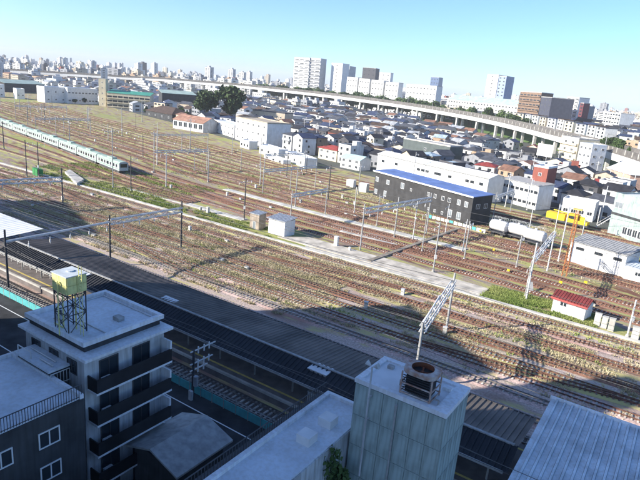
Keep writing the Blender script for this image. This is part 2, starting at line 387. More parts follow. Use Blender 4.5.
# ------------------------------------------------------------------ windows and generic building tools
_WIN = {}
def win_mesh(w, h, fm='frame_white', gm='glass', mull=True):
    k = (round(w, 2), round(h, 2), fm, gm, mull)
    if k in _WIN: return _WIN[k]
    b = MB(); t = min(.09, w*.09)
    b.box(-w/2, w/2, -.07, 0, 0, t); b.box(-w/2, w/2, -.07, 0, h-t, h)
    b.box(-w/2, -w/2+t, -.065, 0, t, h-t); b.box(w/2-t, w/2, -.065, 0, t, h-t)
    if mull: b.box(-t/2, t/2, -.06, 0, t, h-t)
    b.poly([(-w/2+t, -.025, t), (w/2-t, -.025, t), (w/2-t, -.025, h-t), (-w/2+t, -.025, h-t)], 1)
    _WIN[k] = b.mesh('window', [fm, gm]); return _WIN[k]
def put_win(parent, face, x, z, w, h, W, D, fm='frame_white', gm='glass', mull=True, name='window', off=0.0):
    me = win_mesh(w, h, fm, gm, mull)
    if face == 'F': return link(name, me, parent, (x, -off, z), 0)
    if face == 'R': return link(name, me, parent, (W+off, x, z), math.pi/2)
    if face == 'L': return link(name, me, parent, (-off, x, z), -math.pi/2)
def base_frame(pL, pR):
    """origin, heading and length of a building front given its two ground corners"""
    a = G(*pL); b = G(*pR); d = b-a
    return a, math.atan2(d[1], d[0]), math.hypot(d[0], d[1])
def gable_roof(W, D, H, rh, ov=.45, axis='x', th=.18):
    """two sloping slabs; ridge along the local axis"""
    b = MB()
    if axis == 'x':
        for sg in (0, 1):
            y0 = -ov if sg == 0 else D+ov; z0 = H-rh*ov/(D/2)
            p = [(-ov, y0, z0), (W+ov, y0, z0), (W+ov, D/2, H+rh), (-ov, D/2, H+rh)]
            b.hexa(p+[(x, y, z+th) for x, y, z in p])
    else:
        for sg in (0, 1):
            x0 = -ov if sg == 0 else W+ov; z0 = H-rh*ov/(W/2)
            p = [(x0, -ov, z0), (x0, D+ov, z0), (W/2, D+ov, H+rh), (W/2, -ov, H+rh)]
            b.hexa(p+[(x, y, z+th) for x, y, z in p])
    return b
def gable_walls(W, D, H, rh, axis='x'):
    b = MB().box(0, W, 0, D, -.3, H)
    if axis == 'x':
        for x in (0, W): b.poly([(x, 0, H), (x, D, H), (x, D/2, H+rh)])
    else:
        for y in (0, D): b.poly([(0, y, H), (W, y, H), (W/2, y, H+rh)])
    return b
def hip_roof(W, D, H, rh, ov=.45):
    b = MB(); r = min(W, D)/2; a = [(-ov, -ov), (W+ov, -ov), (W+ov, D+ov), (-ov, D+ov)]
    z = H-.02
    if W >= D: t = [(r, D/2, H+rh), (W-r, D/2, H+rh)]; idx = ((0, 1, 5, 4), (1, 2, 5), (2, 3, 4, 5), (3, 0, 4))
    else: t = [(W/2, r, H+rh), (W/2, D-r, H+rh)]; idx = ((0, 1, 4), (1, 2, 5, 4), (2, 3, 5), (3, 0, 4, 5))
    v = [(x, y, z+.1) for x, y in a]+t
    for f in idx: b.poly([v[i] for i in f])
    b.box(-ov, W+ov, -ov, D+ov, z-.1, z+.1)
    return b
def flat_roof(W, D, H, ov=.0, ph=.55, m=(0, 1)):
    """parapet ring and a recessed deck"""
    b = MB(); t = .22; e = ov+.03
    b.box(-e, W+e, -e, t, H-.15, H+ph, m[0]); b.box(-e, W+e, D-t, D+e, H-.15, H+ph, m[0])
    b.box(-e, t, t, D-t, H-.15, H+ph, m[0]); b.box(W-t, W+e, t, D-t, H-.15, H+ph, m[0])
    b.box(t, W-t, t, D-t, H-.02, H+.06, m[1])
    return b
USED = []   # occupied discs of the plan (x, y, radius)
def occupy(o, rz, W, D):
    c = np.array([o[0], o[1]])+np.array([math.cos(rz), math.sin(rz)])*W/2+np.array([-math.sin(rz), math.cos(rz)])*D/2
    ux = np.array([math.cos(rz), math.sin(rz)]); uy = np.array([-math.sin(rz), math.cos(rz)])
    step = max(3.0, min(W, D)/2)
    for i in np.arange(-W/2, W/2+.1, step):
        for j in np.arange(-D/2, D/2+.1, step):
            q = c+ux*i+uy*j; USED.append((q[0], q[1], step*.75))
# ------------------------------------------------------------------ station: platform, canopies, fence
pf = thing('platform', 'long island platform with yellow tactile line under the dark canopy', 'platform', (0, 0, 0))
MB().hexa([S(-190, 53.6, 0), S(90, 53.6, 0), S(90, 43.2, 0), S(-190, 43.2, 0), S(-190, 53.6, 1.1), S(90, 53.6, 1.1), S(90, 43.2, 1.1), S(-190, 43.2, 1.1)]).build('deck', 'platform_top', pf)
for o in (52.5, 44.3):
    MB().hexa([S(-190, o+.15, 1.09), S(90, o+.15, 1.09), S(90, o-.15, 1.09), S(-190, o-.15, 1.09), S(-190, o+.15, 1.112), S(90, o+.15, 1.112), S(90, o-.15, 1.112), S(-190, o-.15, 1.112)]).build('tactile_line', 'tactile', pf)
MB().hexa([S(-190, 53.72, .85), S(90, 53.72, .85), S(90, 53.4, .85), S(-190, 53.4, .85), S(-190, 53.72, 1.13), S(90, 53.72, 1.13), S(90, 53.4, 1.13), S(-190, 53.4, 1.13)]).build('edge_coping', 'concrete', pf)
cn = thing('station_canopy', 'long dark ribbed canopy roof over the island platform', 'canopy', tuple(S(-30, 53.6)), YTH)
CL = 86.0
def ribbed(o0, z0, o1, z1, s0, s1, pitch=.60, rise=.11, th=.05):
    """corrugated sheet in the canopy frame: local x = s, y = -(o-53.6)"""
    b = MB(); xs = []; x = s0; k = 0
    while x < s1:
        xs += [(x, 0), (x+pitch*.62, 0), (x+pitch*.70, rise), (x+pitch*.92, rise)]; x += pitch
    y0 = -(o0-53.6); y1 = -(o1-53.6)
    for x, dz in xs: b.v.append((x, y0, z0+dz)); b.v.append((x, y1, z1+dz))
    for i in range(len(xs)-1): b.f.append((2*i, 2*i+2, 2*i+3, 2*i+1)); b.m.append(0)
    n = len(b.v); b.v += [(s0, y0, z0-th), (s1, y0, z0-th), (s1, y1, z1-th), (s0, y1, z1-th)]; b.f.append((n+3, n+2, n+1, n)); b.m.append(0)
    return b
ribbed(53.9, 4.35, 50.9, 5.4, 0, CL).build('near_roof_slope', 'roof_near_shaded', cn)
ribbed(50.9, 5.4, 43.4, 4.6, 0, CL).build('far_roof_slope', 'roof_far_lit', cn)
MB().box(0, CL, 2.55, 2.85, 5.42, 5.56).build('ridge_cap', 'pole_grey', cn)
MB().box(0, CL, -.38, -.30, 4.15, 4.45).build('near_gutter', 'pole_grey', cn)
MB().box(0, CL, 10.2, 10.3, 4.4, 4.68).build('far_gutter', 'pole_dark', cn)
for k in range(15):
    x = 3+k*5.8
    c = MB().tube((x, 1.9, 1.1), (x, 1.9, 4.85), .11, 8).tube((x, 7.6, 1.1), (x, 7.6, 4.75), .11, 8); 
    c = MB().tube((x, 2.2, 1.1), (x, 2.2, 4.85), .11, 8); c.build('column', 'pole_grey', cn)
    MB().tube((x, 7.6, 1.1), (x, 7.6, 4.7), .11, 8).build('column', 'pole_grey', cn)
    MB().box(x-.08, x+.08, -.1, 9.9, 4.22, 4.38).build('cross_beam', 'pole_grey', cn)
for i, (s, o, sw, so2) in enumerate(((33.4, 52.0, 2.3, 1.6), (-10.0, 52.2, 2.2, 1.3), (6.5, 50.0, 2.4, .9))):
    lo = thing('roof_hatch', ['pale rooftop box at the right end of the canopy eave', 'small pale rooftop box on the canopy beside the water tank', 'pale rooftop box in the middle of the canopy'][i], 'roof hatch', tuple(S(s, o, 4.7)), YTH, 'pale boxes on the canopy roof')
    MB().box(0, sw, 0, so2, 0, .55).build('housing', 'pole_grey', lo); MB().box(-.12, sw+.12, -.12, so2+.12, .55, .65).build('lid', 'canopy_white', lo)
wc = thing('white_canopy', 'pale grey canopy roof at the left end of the platform', 'canopy', tuple(S(-75, 53.4)), YTH)
ribbed(53.4, 5.9, 45.2, 6.3, 0, 43.5, 1.1, .04).build('roof_sheet', 'canopy_white', wc)
MB().box(0, 43.5, .02, .12, 5.55, 5.85).build('fascia', 'canopy_white', wc)
for k in range(7):
    MB().tube((3+k*6, 1.6, 1.1), (3+k*6, 1.6, 5.9), .12, 8).build('column', 'pole_grey', wc); MB().tube((3+k*6, 6.6, 1.1), (3+k*6, 6.6, 6.1), .12, 8).build('column', 'pole_grey', wc)
# white fence along the uncovered platform
fc = thing('platform_fence', 'low pale railing along the platform left of the canopy', 'fence', tuple(S(-60, 50.6, 1.1)), YTH)
MB().box(0, 42, -.04, .04, 1.0, 1.08).build('top_rail', 'pole_white', fc); MB().box(0, 42, -.03, .03, .5, .56).build('mid_rail', 'pole_white', fc)
for k in range(22): MB().box(k*2-.04, k*2+.04, -.04, .04, 0, 1.0).build('post', 'pole_white', fc)
# people-free platform furniture: benches and a notice sign
tf = thing('trackside_fence', 'teal panel fence with grey posts between the road and the track', 'fence', tuple(S(-60, 58.0)), YTH)
pm = MB().box(.04, 1.76, -.03, .03, .12, 1.15).mesh('panel', 'teal'); pom = MB().box(-.04, .04, -.05, .05, 0, 1.75).mesh('post', 'pole_grey')
for k in range(60):
    link('panel', pm, tf, (k*1.8, 0, 0)); link('post', pom, tf, (k*1.8, 0, 0))
MB().box(0, 108, -.03, .03, 1.62, 1.68).build('top_rail', 'pole_grey', tf); MB().box(0, 108, .02, .06, 1.3, 1.36).build('mid_rail', 'pole_grey', tf)
# corrugated station building at the lower right
sb = thing('station_building', 'station building with pale blue corrugated roof at the bottom right', 'building', tuple(S(57.2, 58.5, -.7)), YTH)
MB().box(.3, 21.7, .3, 15.2, 0, 7.2).build('wall', 'wall_pale', sb)
rb = MB(); x = 0
while x < 22:
    for (xa, xb, z) in ((x, x+.5, 0),): pass
    rb.hexa([(x, -.3, 7.2), (x+.46, -.3, 7.2), (x+.46, 15.6, 7.75), (x, 15.6, 7.75), (x, -.3, 7.3), (x+.46, -.3, 7.3), (x+.46, 15.6, 7.85), (x, 15.6, 7.85)])
    rb.hexa([(x+.46, -.3, 7.2), (x+.72, -.3, 7.2), (x+.72, 15.6, 7.75), (x+.46, 15.6, 7.75), (x+.51, -.3, 7.48), (x+.67, -.3, 7.48), (x+.67, 15.6, 8.03), (x+.51, 15.6, 8.03)])
    x += .72
rb.build('corrugated_roof', 'corr_blue', sb)
MB().box(-.15, 22, 15.55, 15.7, 7.6, 8.15).build('flashing', 'roof_pale', sb)
# ------------------------------------------------------------------ foreground building with the green tank
def railing(mb_name, parent, p, q, h, n, mat, r=.025):
    g = MB(); p = Vector(p); q = Vector(q)
    g.tube(p+Vector((0, 0, h)), q+Vector((0, 0, h)), r*1.6, 6); g.tube(p+Vector((0, 0, .12)), q+Vector((0, 0, .12)), r*1.2, 6)
    o = g.build(mb_name, mat, parent)
    bm_ = MB().tube((0, 0, 0), (0, 0, h), r, 5).mesh('baluster', mat)
    for i in range(n+1): link('baluster', bm_, o, tuple(p.lerp(q, i/n)))
    return o
ax = thing('apartment_block', 'dark-balconied block with pale blue roof carrying the green water tank', 'building', tuple(S(20.0, 76.2)), YTH)
W_, D_, Z_ = 8.3, 7.9, 15.0
MB().box(0, W_, 0, D_, 0, Z_-.9).build('wall', 'wall_pale', ax)
MB().box(-.15, W_+1.0, -.55, D_+.2, Z_-.95, Z_-.72).build('eave_slab', 'roof_pale', ax)
MB().box(.25, W_-.25, .25, D_-.25, Z_-.72, Z_-.15).build('parapet_base', 'wall_dark', ax)
b = MB(); t = .38
b.box(0, W_, 0, t, Z_-.15, Z_+.22); b.box(0, W_, D_-t, D_, Z_-.15, Z_+.22); b.box(0, t, t, D_-t, Z_-.15, Z_+.22); b.box(W_-t, W_, t, D_-t, Z_-.15, Z_+.22); b.build('parapet', 'roof_pale', ax)
MB().box(t, W_-t, t, D_-t, Z_-.2, Z_-.1).build('roof_deck', 'roof_paint', ax)
for k in range(5):
    zf = 11.2-k*2.85
    if zf < -.5: break
    bal = MB().box(W_, W_+1.25, .2, D_-.1, zf-.18, zf).build('balcony', 'roof_pale', ax)
    MB().box(W_+1.13, W_+1.24, .25, D_-.15, zf, zf+1.15).box(W_, W_+1.13, .25, .36, zf, zf+1.15).build('balcony_parapet', 'black_paint', bal)
    MB().box(W_+.02, W_+1.2, D_-.3, D_-.12, zf, zf+1.9).build('privacy_screen', 'roof_pale', bal)
    MB().box(W_+.35, W_+.75, 1.2, 2.0, zf+.02, zf+.72).build('air_conditioner', 'frame_white', bal)
    for j, yy in enumerate((2.2, 5.4)):
        put_win(ax, 'R', yy, zf+.05, 1.8, 2.0, W_, D_, 'frame_dark')
    for j, xx in enumerate((1.6, 4.2, 6.7)):
        put_win(ax, 'F', xx, zf+.9, 1.3, 1.2, W_, D_, 'frame_dark')
an = MB().box(1.6, 6.2, -1.6, -.02, 0, 12.6).build('stair_annex', 'wall_dark', ax)
MB().box(1.4, 6.4, -1.8, -.02, 12.6, 12.8).build('annex_roof', 'roof_paint', an)
MB().path([(1.7, -1.6, 12.8), (1.7, -1.6, 13.4), (3.6, -1.6, 13.4), (3.6, -1.6, 12.8)], .05).path([(4.2, -1.2, 12.95), (6.0, -1.2, 12.95)], .07).path([(2.0, -.7, 12.95), (5.6, -.7, 12.95)], .06).build('pipe', 'pole_white', an)
railing('railing', ax, (6.5, -1.7, 11.4), (6.5, -.1, 11.4), 1.1, 6, 'pole_white')
wt = thing('water_tank', 'green panelled rooftop water tank on a steel frame', 'water tank', tuple(S(24.1, 76.0, Z_-.1)), YTH)
TW, TD, TH0, TH1 = 1.95, 1.7, 3.55, 5.0
MB().box(0.03, TW-.03, .03, TD-.03, TH0+.03, TH1-.03).build('tank_core', 'tank_green', wt)
pm1 = MB().box(.02, TW/2-.02, -.03, .03, .02, .70).mesh('panel', 'tank_green'); pm2 = MB().box(-.03, .03, .02, TD/2-.02, .02, .70).mesh('panel', 'tank_green')
for i in range(2):
    for j in range(2):
        link('panel', pm1, wt, (i*TW/2, 0, TH0+j*.72)); link('panel', pm1, wt, (i*TW/2, TD, TH0+j*.72))
        link('panel', pm2, wt, (0, i*TD/2, TH0+j*.72)); link('panel', pm2, wt, (TW, i*TD/2, TH0+j*.72))
ld = MB().box(-.08, TW+.08, -.08, TD+.08, TH1, TH1+.07).build('lid', 'tank_lid', wt)
MB().tube((TW*.45, TD*.6, TH1+.07), (TW*.45, TD*.6, TH1+.16), .28, 14).build('hatch', 'tank_lid', ld)
for x in (.06, TW-.06):
    for y in (.06, TD-.06): MB().tube((x, y, 0), (x, y, TH0), .06, 6).build('leg', 'pole_dark', wt)
fr = MB()
for z0, z1 in ((.1, 1.75), (1.75, 3.4)):
    for (xa, ya), (xb, yb) in (((.06, .06), (TW-.06, .06)), ((TW-.06, .06), (TW-.06, TD-.06)), ((TW-.06, TD-.06), (.06, TD-.06)), ((.06, TD-.06), (.06, .06))):
        fr.tube((xa, ya, z0), (xb, yb, z1), .035, 5); fr.tube((xb, yb, z0), (xa, ya, z1), .035, 5); fr.tube((xa, ya, z1), (xb, yb, z1), .045, 5)
fr.build('bracing', 'pole_dark', wt)
ldr = MB()
for x in (TW+.22, TW+.62): ldr.tube((x, .9, 0), (x, .9, TH1+.9), .028, 5)
for k in range(18): ldr.tube((TW+.22, .9, .3+k*.3), (TW+.62, .9, .3+k*.3), .018, 4)
ldr.build('ladder', 'tank_green', wt)
MB().path([(.9, -.25, TH0+1.0), (1.1, -.25, TH0+1.0), (1.1, -.25, 0)], .06, 6).path([(.5, .5, TH0), (.5, .5, .2), (-.8, .5, .2)], .07, 6).path([(1.3, 1.1, TH0), (1.3, 1.1, .15)], .07, 6).build('pipe', 'tank_green', wt)
for _z, _pts in (('pipe', [(.6, 5.2, 14.98), (.6, 7.2, 14.98), (7.4, 7.2, 14.98)]), ('conduit', [(4.4, 2.6, 14.95), (7.7, 2.6, 14.95)])): MB().path(_pts, .05, 6).build(_z, 'pole_white', ax)
MB().box(5.6, 6.4, 4.6, 5.2, 14.9, 15.25).build('roof_vent', 'pole_grey', ax)
ph = thing('pump_unit', 'small grey-blue pump box on the pale roof beside the tank legs', 'pump', tuple(S(22.2, 74.8, Z_-.1)), YTH)
MB().box(0, .8, 0, .5, .1, .6).build('housing', 'galv', ph); MB().box(-.1, .9, -.1, .6, 0, .1).build('base', 'concrete', ph); MB().tube((.4, .25, .6), (.4, .25, .85), .12, 8).build('motor', 'pole_dark', ph)
# left flat roof with railing
lf = thing('flat_roof_building', 'pale blue flat-roofed building with dark railing at the bottom left corner', 'building', tuple(S(20.5, 96)), YTH)
LW, LD, LZ = 9.8, 18.4, 12.0
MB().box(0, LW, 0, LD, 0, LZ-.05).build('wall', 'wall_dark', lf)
MB().box(.3, LW-.1, .3, LD-.3, LZ-.05, LZ+.05).build('roof_deck', 'roof_paint', lf)
MB().box(0, LW, LD-.3, LD, LZ-.1, LZ+.3).box(0, .3, 0, LD-.3, LZ-.1, LZ+.3).build('parapet', 'roof_pale', lf)
railing('railing', lf, (LW-.1, .1, LZ), (LW-.1, LD-.1, LZ), 1.1, 90, 'pole_dark')
for k in range(4):
    for j in range(5): put_win(lf, 'R', 2+j*3.4, 1.0+k*2.8, 1.6, 1.3, LW, LD)
for s, o, hh in ((22.5, 77.2, .6),):
    v = thing('red_bucket', 'small red container in the gap by the left roof', 'container', tuple(S(21.6, 76.85, LZ+.3)), YTH)
    MB().tube((0, 0, 0), (0, 0, .3), .16, 12, 0, .2).build('body', 'red', v); MB().tube((0, 0, .3), (0, 0, .33), .21, 12).build('rim', 'red', v)
# white block with cooling tower
wb = thing('panelled_building', 'pale green panelled building with flat roof carrying the rusty cooling tower', 'building', tuple(S(45.8, 64.1)), YTH)
W_, D_, Z_ = 7.5, 4.8, 14.0
MB().box(.03, W_-.03, .03, D_-.03, 0, Z_-.3).build('wall', 'wall_green', wb)
nxp, nyp, nz = 6, 4, 5
px_ = MB().box(.025, W_/nxp-.025, 0, .05, .02, 2.68).mesh('panel', 'wall_green'); py_ = MB().box(0, .05, .025, D_/nyp-.025, .02, 2.68).mesh('panel', 'wall_green')
for j in range(nz):
    for i in range(nxp): link('panel', px_, wb, (i*W_/nxp, -.02, j*2.72))
    for i in range(nyp): link('panel', py_, wb, (W_-.03, i*D_/nyp, j*2.72)); link('panel', py_, wb, (-.02, i*D_/nyp, j*2.72))
b = MB(); t = .42
for q in ((-.08, W_+.08, -.08, t), (-.08, W_+.08, D_-t, D_+.08), (-.08, t, t, D_-t), (W_-t-.5, W_+.08, t, D_-t)): b.box(*q, Z_-.35, Z_+.02)
b.build('parapet', 'roof_pale', wb)
MB().box(t, W_-t-.5, t, D_-t, Z_-.3, Z_-.12).build('roof_deck', 'canopy_white', wb)
MB().box(1.0, 1.5, 3.3, 3.7, Z_-.12, Z_+.15).build('roof_vent', 'pole_grey', wb); MB().box(5.9, 6.6, 3.2, 3.7, Z_-.12, Z_+.18).build('roof_vent', 'roof_pale', wb)
ct = thing('cooling_tower', 'square white cooling tower with rusty round fan opening', 'cooling tower', tuple(S(49.35, 63.75, Z_-.12)), YTH)
CW, CD, CH = 2.5, 2.0, 2.25
b = MB()
for x in (0.05, CW-.05):
    for y in (.05, CD-.05): b = MB().box(x-.05, x+.05, y-.05, y+.05, 0, CH-.3); b.build('leg', 'rust_white', ct)
MB().box(.3, CW-.3, .3, CD-.3, .25, CH-.35).build('fill_core', 'black_paint', ct)
b = MB()
for z in (.22, 1.0): b.box(0, CW, -.02, .06, z, z+.09).box(0, CW, CD-.06, CD+.02, z, z+.09).box(-.02, .06, 0, CD, z, z+.09).box(CW-.06, CW+.02, 0, CD, z, z+.09)
b.build('frame_rail', 'rust_white', ct)
lv = MB().box(.1, CW-.1, .12, .2, 0, .04).mesh('louvre', 'wall_dark')
for k in range(7): link('louvre', lv, ct, (0, 0, .4+k*.2))
# octagonal-cornered top with a round opening
b = MB(); N = 24; c0 = (CW/2, CD/2); ch = .45; R_ = .86
def sq(a):
    x, y = math.cos(a), math.sin(a); hx, hy = CW/2+.06, CD/2+.06
    k = min(hx/max(abs(x), 1e-6), hy/max(abs(y), 1e-6)); k = min(k, (hx+hy-ch)/(abs(x)+abs(y))); return (c0[0]+x*k, c0[1]+y*k)
for i in range(N):
    a0, a1 = 2*math.pi*i/N, 2*math.pi*(i+1)/N
    o0, o1 = sq(a0), sq(a1); i0 = (c0[0]+R_*math.cos(a0), c0[1]+R_*math.sin(a0)); i1 = (c0[0]+R_*math.cos(a1), c0[1]+R_*math.sin(a1))
    b.poly([(*i0, CH), (*o0, CH-.04), (*o1, CH-.04), (*i1, CH)]); b.poly([(*o0, CH-.38), (*o1, CH-.38), (*o1, CH-.04), (*o0, CH-.04)])
b.build('top_shell', 'rust_white', ct)
b = MB()
for i in range(N):
    a0, a1 = 2*math.pi*i/N, 2*math.pi*(i+1)/N
    p0 = (c0[0]+R_*math.cos(a0), c0[1]+R_*math.sin(a0)); p1 = (c0[0]+R_*math.cos(a1), c0[1]+R_*math.sin(a1))
    b.poly([(*p0, CH+.03), (*p1, CH+.03), (*p1, CH-.5), (*p0, CH-.5)]); b.poly([(*p0, CH-.5), (*p1, CH-.5), (*c0, CH-.5)])
b.build('fan_throat', 'rust', ct)
fb = MB()
for k in range(4):
    a = k*math.pi/2+.3; fb.hexa([(c0[0]+r*math.cos(a+d), c0[1]+r*math.sin(a+d), CH-.35+z) for z in (0, .03) for r, d in ((.1, -.2), (.78, -.12), (.78, .12), (.1, .2))])
fb.tube((*c0, CH-.48), (*c0, CH-.28), .14, 10).build('fan', 'rust', ct)
MB().path([(CW+.1, .5, .4), (CW+.5, .5, .4), (CW+.5, .5, .02)], .07, 6).path([(-.1, 1.2, .5), (-.5, 1.2, .5), (-.5, 1.2, .02)], .06, 6).build('pipe', 'pole_grey', ct)
hp = thing('loudspeaker_pole', 'grey pole with twin horn loudspeakers before the panelled building', 'loudspeaker', tuple(S(47.3, 64.6, 6)), YTH)
MB().tube((0, 0, 0), (0, 0, 9.7), .09, 8, 0, .07).build('pole', 'wall_pale', hp)
MB().box(-.05, .05, -.1, .45, 5, 5.1).box(-.05, .05, -.1, .45, 7, 7.1).build('bracket', 'wall_pale', hp)
for sg in (-1, 1):
    MB().tube((sg*.1, 0, 9.75), (sg*.5, 0, 9.95), .06, 10, 0, .24).build('horn', 'wall_pale', hp)
cp = thing('vent_pipe', 'short grey pipe rising before the panelled building wall', 'pipe', tuple(S(49.6, 64.5, 6)), YTH)
MB().tube((0, 0, 0), (0, 0, 7.2), .07, 8).build('pipe', 'pole_grey', cp); MB().tube((0, 0, 7.2), (0, 0, 7.35), .11, 8).build('cap', 'pole_grey', cp)
# lower roof left of it with stair railing
lr = thing('low_roof_building', 'low pale-roofed building left of the panelled building at the bottom', 'building', tuple(S(41.2, 84)), YTH)
LW, LD, LZ = 4.4, 23.6, 9.0
MB().box(0, LW, 0, LD, 0, LZ-.05).build('wall', 'wall_pale', lr)
MB().box(.35, LW-.1, .3, LD-.35, LZ-.05, LZ+.05).build('roof_deck', 'roof_paint', lr)
MB().box(-.05, .35, 0, LD, LZ-.2, LZ+.35).box(.35, LW, LD-.35, LD, LZ-.2, LZ+.35).build('parapet', 'roof_pale', lr)
railing('railing', lr, (-.3, 2, LZ-.4), (-.3, LD, LZ-.4), 1.5, 70, 'pole_dark', .03)
MB().box(-1.2, -.1, 2, LD, LZ-.6, LZ-.4).build('walkway', 'pole_dark', lr)
MB().box(2.0, 3.2, 19, 20.2, LZ+.05, LZ+.8).build('air_conditioner', 'frame_white', lr)
MB().box(2.0, 3.2, 16, 17.2, LZ+.05, LZ+.8).build('air_conditioner', 'frame_white', lr)
gr = thing('small_shed_roof', 'low dark grey roof between the balconied block and the road', 'building', tuple(S(28.9, 72.5)), YTH)
MB().box(.3, 5.7, .3, 5.7, 0, 4.5).build('wall', 'wall_dark', gr); gable_roof(6, 6, 4.4, 1.0, .3, 'y').build('roof', 'pole_grey', gr)
eq = thing('signal_cabinet', 'pale electrical cabinet under the right end of the canopy', 'cabinet', tuple(S(34.2, 53.0, 1.1)), YTH)
MB().box(0, 1.2, 0, .8, .1, 2.0).build('body', 'wall_pale', eq); MB().box(-.05, 1.25, -.05, .85, 2.0, 2.1).build('lid', 'wall_pale', eq); MB().box(.1, .55, -.03, 0, .3, 1.8).build('door', 'pole_grey', eq)
# ------------------------------------------------------------------ catenary poles and gantries
def truss(a, b, h, wd, n, mat, r=.05):
    """box lattice between two points"""
    a = Vector(a); b = Vector(b); d = (b-a).normalized(); sd = d.cross(Vector((0, 0, 1))).normalized()*wd/2; up = Vector((0, 0, h/2))
    g = MB(); cs = [sd+up, -sd+up, -sd-up, sd-up]
    for c in cs: g.tube(a+c, b+c, r*1.3, 5)
    for k in range(n):
        p = a.lerp(b, k/n); q = a.lerp(b, (k+1)/n)
        for i in range(4):
            c, e = cs[i], cs[(i+1) % 4]
            if k % 2: c, e = e, c
            g.tube(p+c, q+e, r*.8, 4)
    return g
def arm_set(parent, z, L, ang, mat='galv'):
    """bracket arm with two insulators"""
    dx, dy = math.cos(ang)*L, math.sin(ang)*L
    am = MB().tube((0, 0, z), (dx, dy, z+.15), .045, 5).tube((0, 0, z-1.0), (dx*.8, dy*.8, z+.1), .035, 5).build('bracket_arm', mat, parent)
    MB().tube((dx*.2, dy*.2, z-.1), (dx*.32, dy*.32, z+.2), .10, 7).build('insulator', 'insulator', am)
    MB().tube((dx*.95, dy*.95, z-.55), (dx*.95, dy*.95, z+.1), .07, 7).build('insulator', 'insulator', am)
POLES = []
def pole(base, ytop, label, mat='pole_grey', r=.17, arms=(), box=None, zoff=None):
    h = zoff if zoff else ZT(base, ytop)
    t = thing('catenary_pole', label, 'pole', (base[0], base[1], 0), 0, 'catenary poles')
    MB().tube((0, 0, -.1), (0, 0, h), r, 8, 0, r*.75).build('mast', mat, t, smooth=False)
    MB().tube((0, 0, 0), (0, 0, .45), r*2.0, 8, 0, r*1.7).build('footing', 'concrete', t)
    for z, L, a in arms: arm_set(t, h-z, L, a)
    if box: MB().box(-.25, .25, -.45, -.15, box, box+.8).build('equipment_box', 'pole_white', t)
    POLES.append((t, h)); return t, h
PERP = math.atan2(-YN[1], -YN[0])           # across the near tracks, away from the camera
# long gantry by the water tank: three poles and one beam
gA, gB, gC = S(-20.5, 57.2), S(-22.2, 37.5), S(-21.9, 20.4)
gt = thing('catenary_gantry', 'long gantry with tube beam spanning from the platform to the left yard', 'gantry', tuple(gA), 0, 'catenary gantries')
def loc(p, z, o=gA): return (p[0]-o[0], p[1]-o[1], z)
for p, h, m in ((gA, 10.5, 'pole_dark'), (gB, 9.6, 'pole_dark'), (gC, 10.2, 'pole_dark')):
    MB().tube(loc(p, 0), loc(p, h), .19, 8, 0, .15).build('mast', m, gt)
MB().tube(loc(gA, 8.6), loc(gB, 8.3), .22, 8).build('tube_beam', 'pole_white', gt)
truss(loc(gB, 8.3), loc(gC, 8.3), .9, .7, 12, 'pole_white', .09).build('lattice_beam', 'pole_white', gt)
hg = MB().tube((0, 0, 0), (0, 0, -1.1), .05, 6).tube((0, 0, -.4), (0, 0, -.9), .12, 7).mesh('insulator', 'insulator')
for k in range(9):
    p = gA+(gC-gA)*(k+1)/10; link('insulator', hg, gt, loc(p, 8.0))
# left lattice gantry
a = G(-25, 214); b = G(63, 207); c = G(118, 199)
gt = thing('catenary_gantry', 'lattice gantry over the shaded tracks at the left edge', 'gantry', tuple(a), 0, 'catenary gantries')
for p in (a, b): MB().tube(loc(p, 0, a), loc(p, 10, a), .2, 8, 0, .16).build('mast', 'pole_dark', gt)
truss(loc(a, 7.2, a), loc(b, 7.2, a), 1.0, .7, 14, 'pole_white', .10).build('lattice_beam', 'pole_white', gt)
for k in range(5):
    p = a+(b-a)*(k+.7)/5.5; link('insulator', hg, gt, loc(p, 6.8, a))
# big right gantry
a = S(40.7, 38.4); b = S(37.1, 18.7)
gt = thing('catenary_gantry', 'pale lattice gantry with leaning look beside the panelled building', 'gantry', tuple(a), 0, 'catenary gantries')
gt['label'] = 'pale lattice gantry over the near tracks behind the panelled building'
for p, h in ((a, 8.8), (b, 9.6)): MB().tube(loc(p, 0, a), loc(p, h, a), .2, 8, 0, .17).build('mast', 'pole_grey', gt)
truss(loc(a, 7.9, a), loc(b, 8.0, a), .8, .65, 14, 'pole_white', .07).build('lattice_beam', 'pole_white', gt)
MB().tube(loc(a, 8.7, a), loc(a+(b-a)*.45, 9.4, a), .12, 6).build('brace', 'pole_white', gt)
for k in range(5):
    p = a+(b-a)*(k+.8)/5.5; link('insulator', hg, gt, loc(p, 7.5, a))
# gantry in front of the black depot
a = G(360, 250); b = G(394, 238); c = G(426, 234)
ha = ZT(a, 204); hc = ZT(c, 193)
gt = thing('catenary_gantry', 'lattice gantry in front of the black depot building', 'gantry', tuple(a), 0, 'catenary gantries')
for p, h in ((a, ha), (b, ZT(b, 197)), (c, hc)): MB().tube(loc(p, 0, a), loc(p, h, a), .17, 8, 0, .14).build('mast', 'pole_grey', gt)
truss(loc(a, ha-1.6, a), loc(c, hc-1.6, a), 1.0, .7, 16, 'pole_white', .09).build('lattice_beam', 'pole_white', gt)
for k in range(6):
    p = a+(c-a)*(k+.5)/6; link('insulator', hg, gt, loc(p, ha-2.2, a))
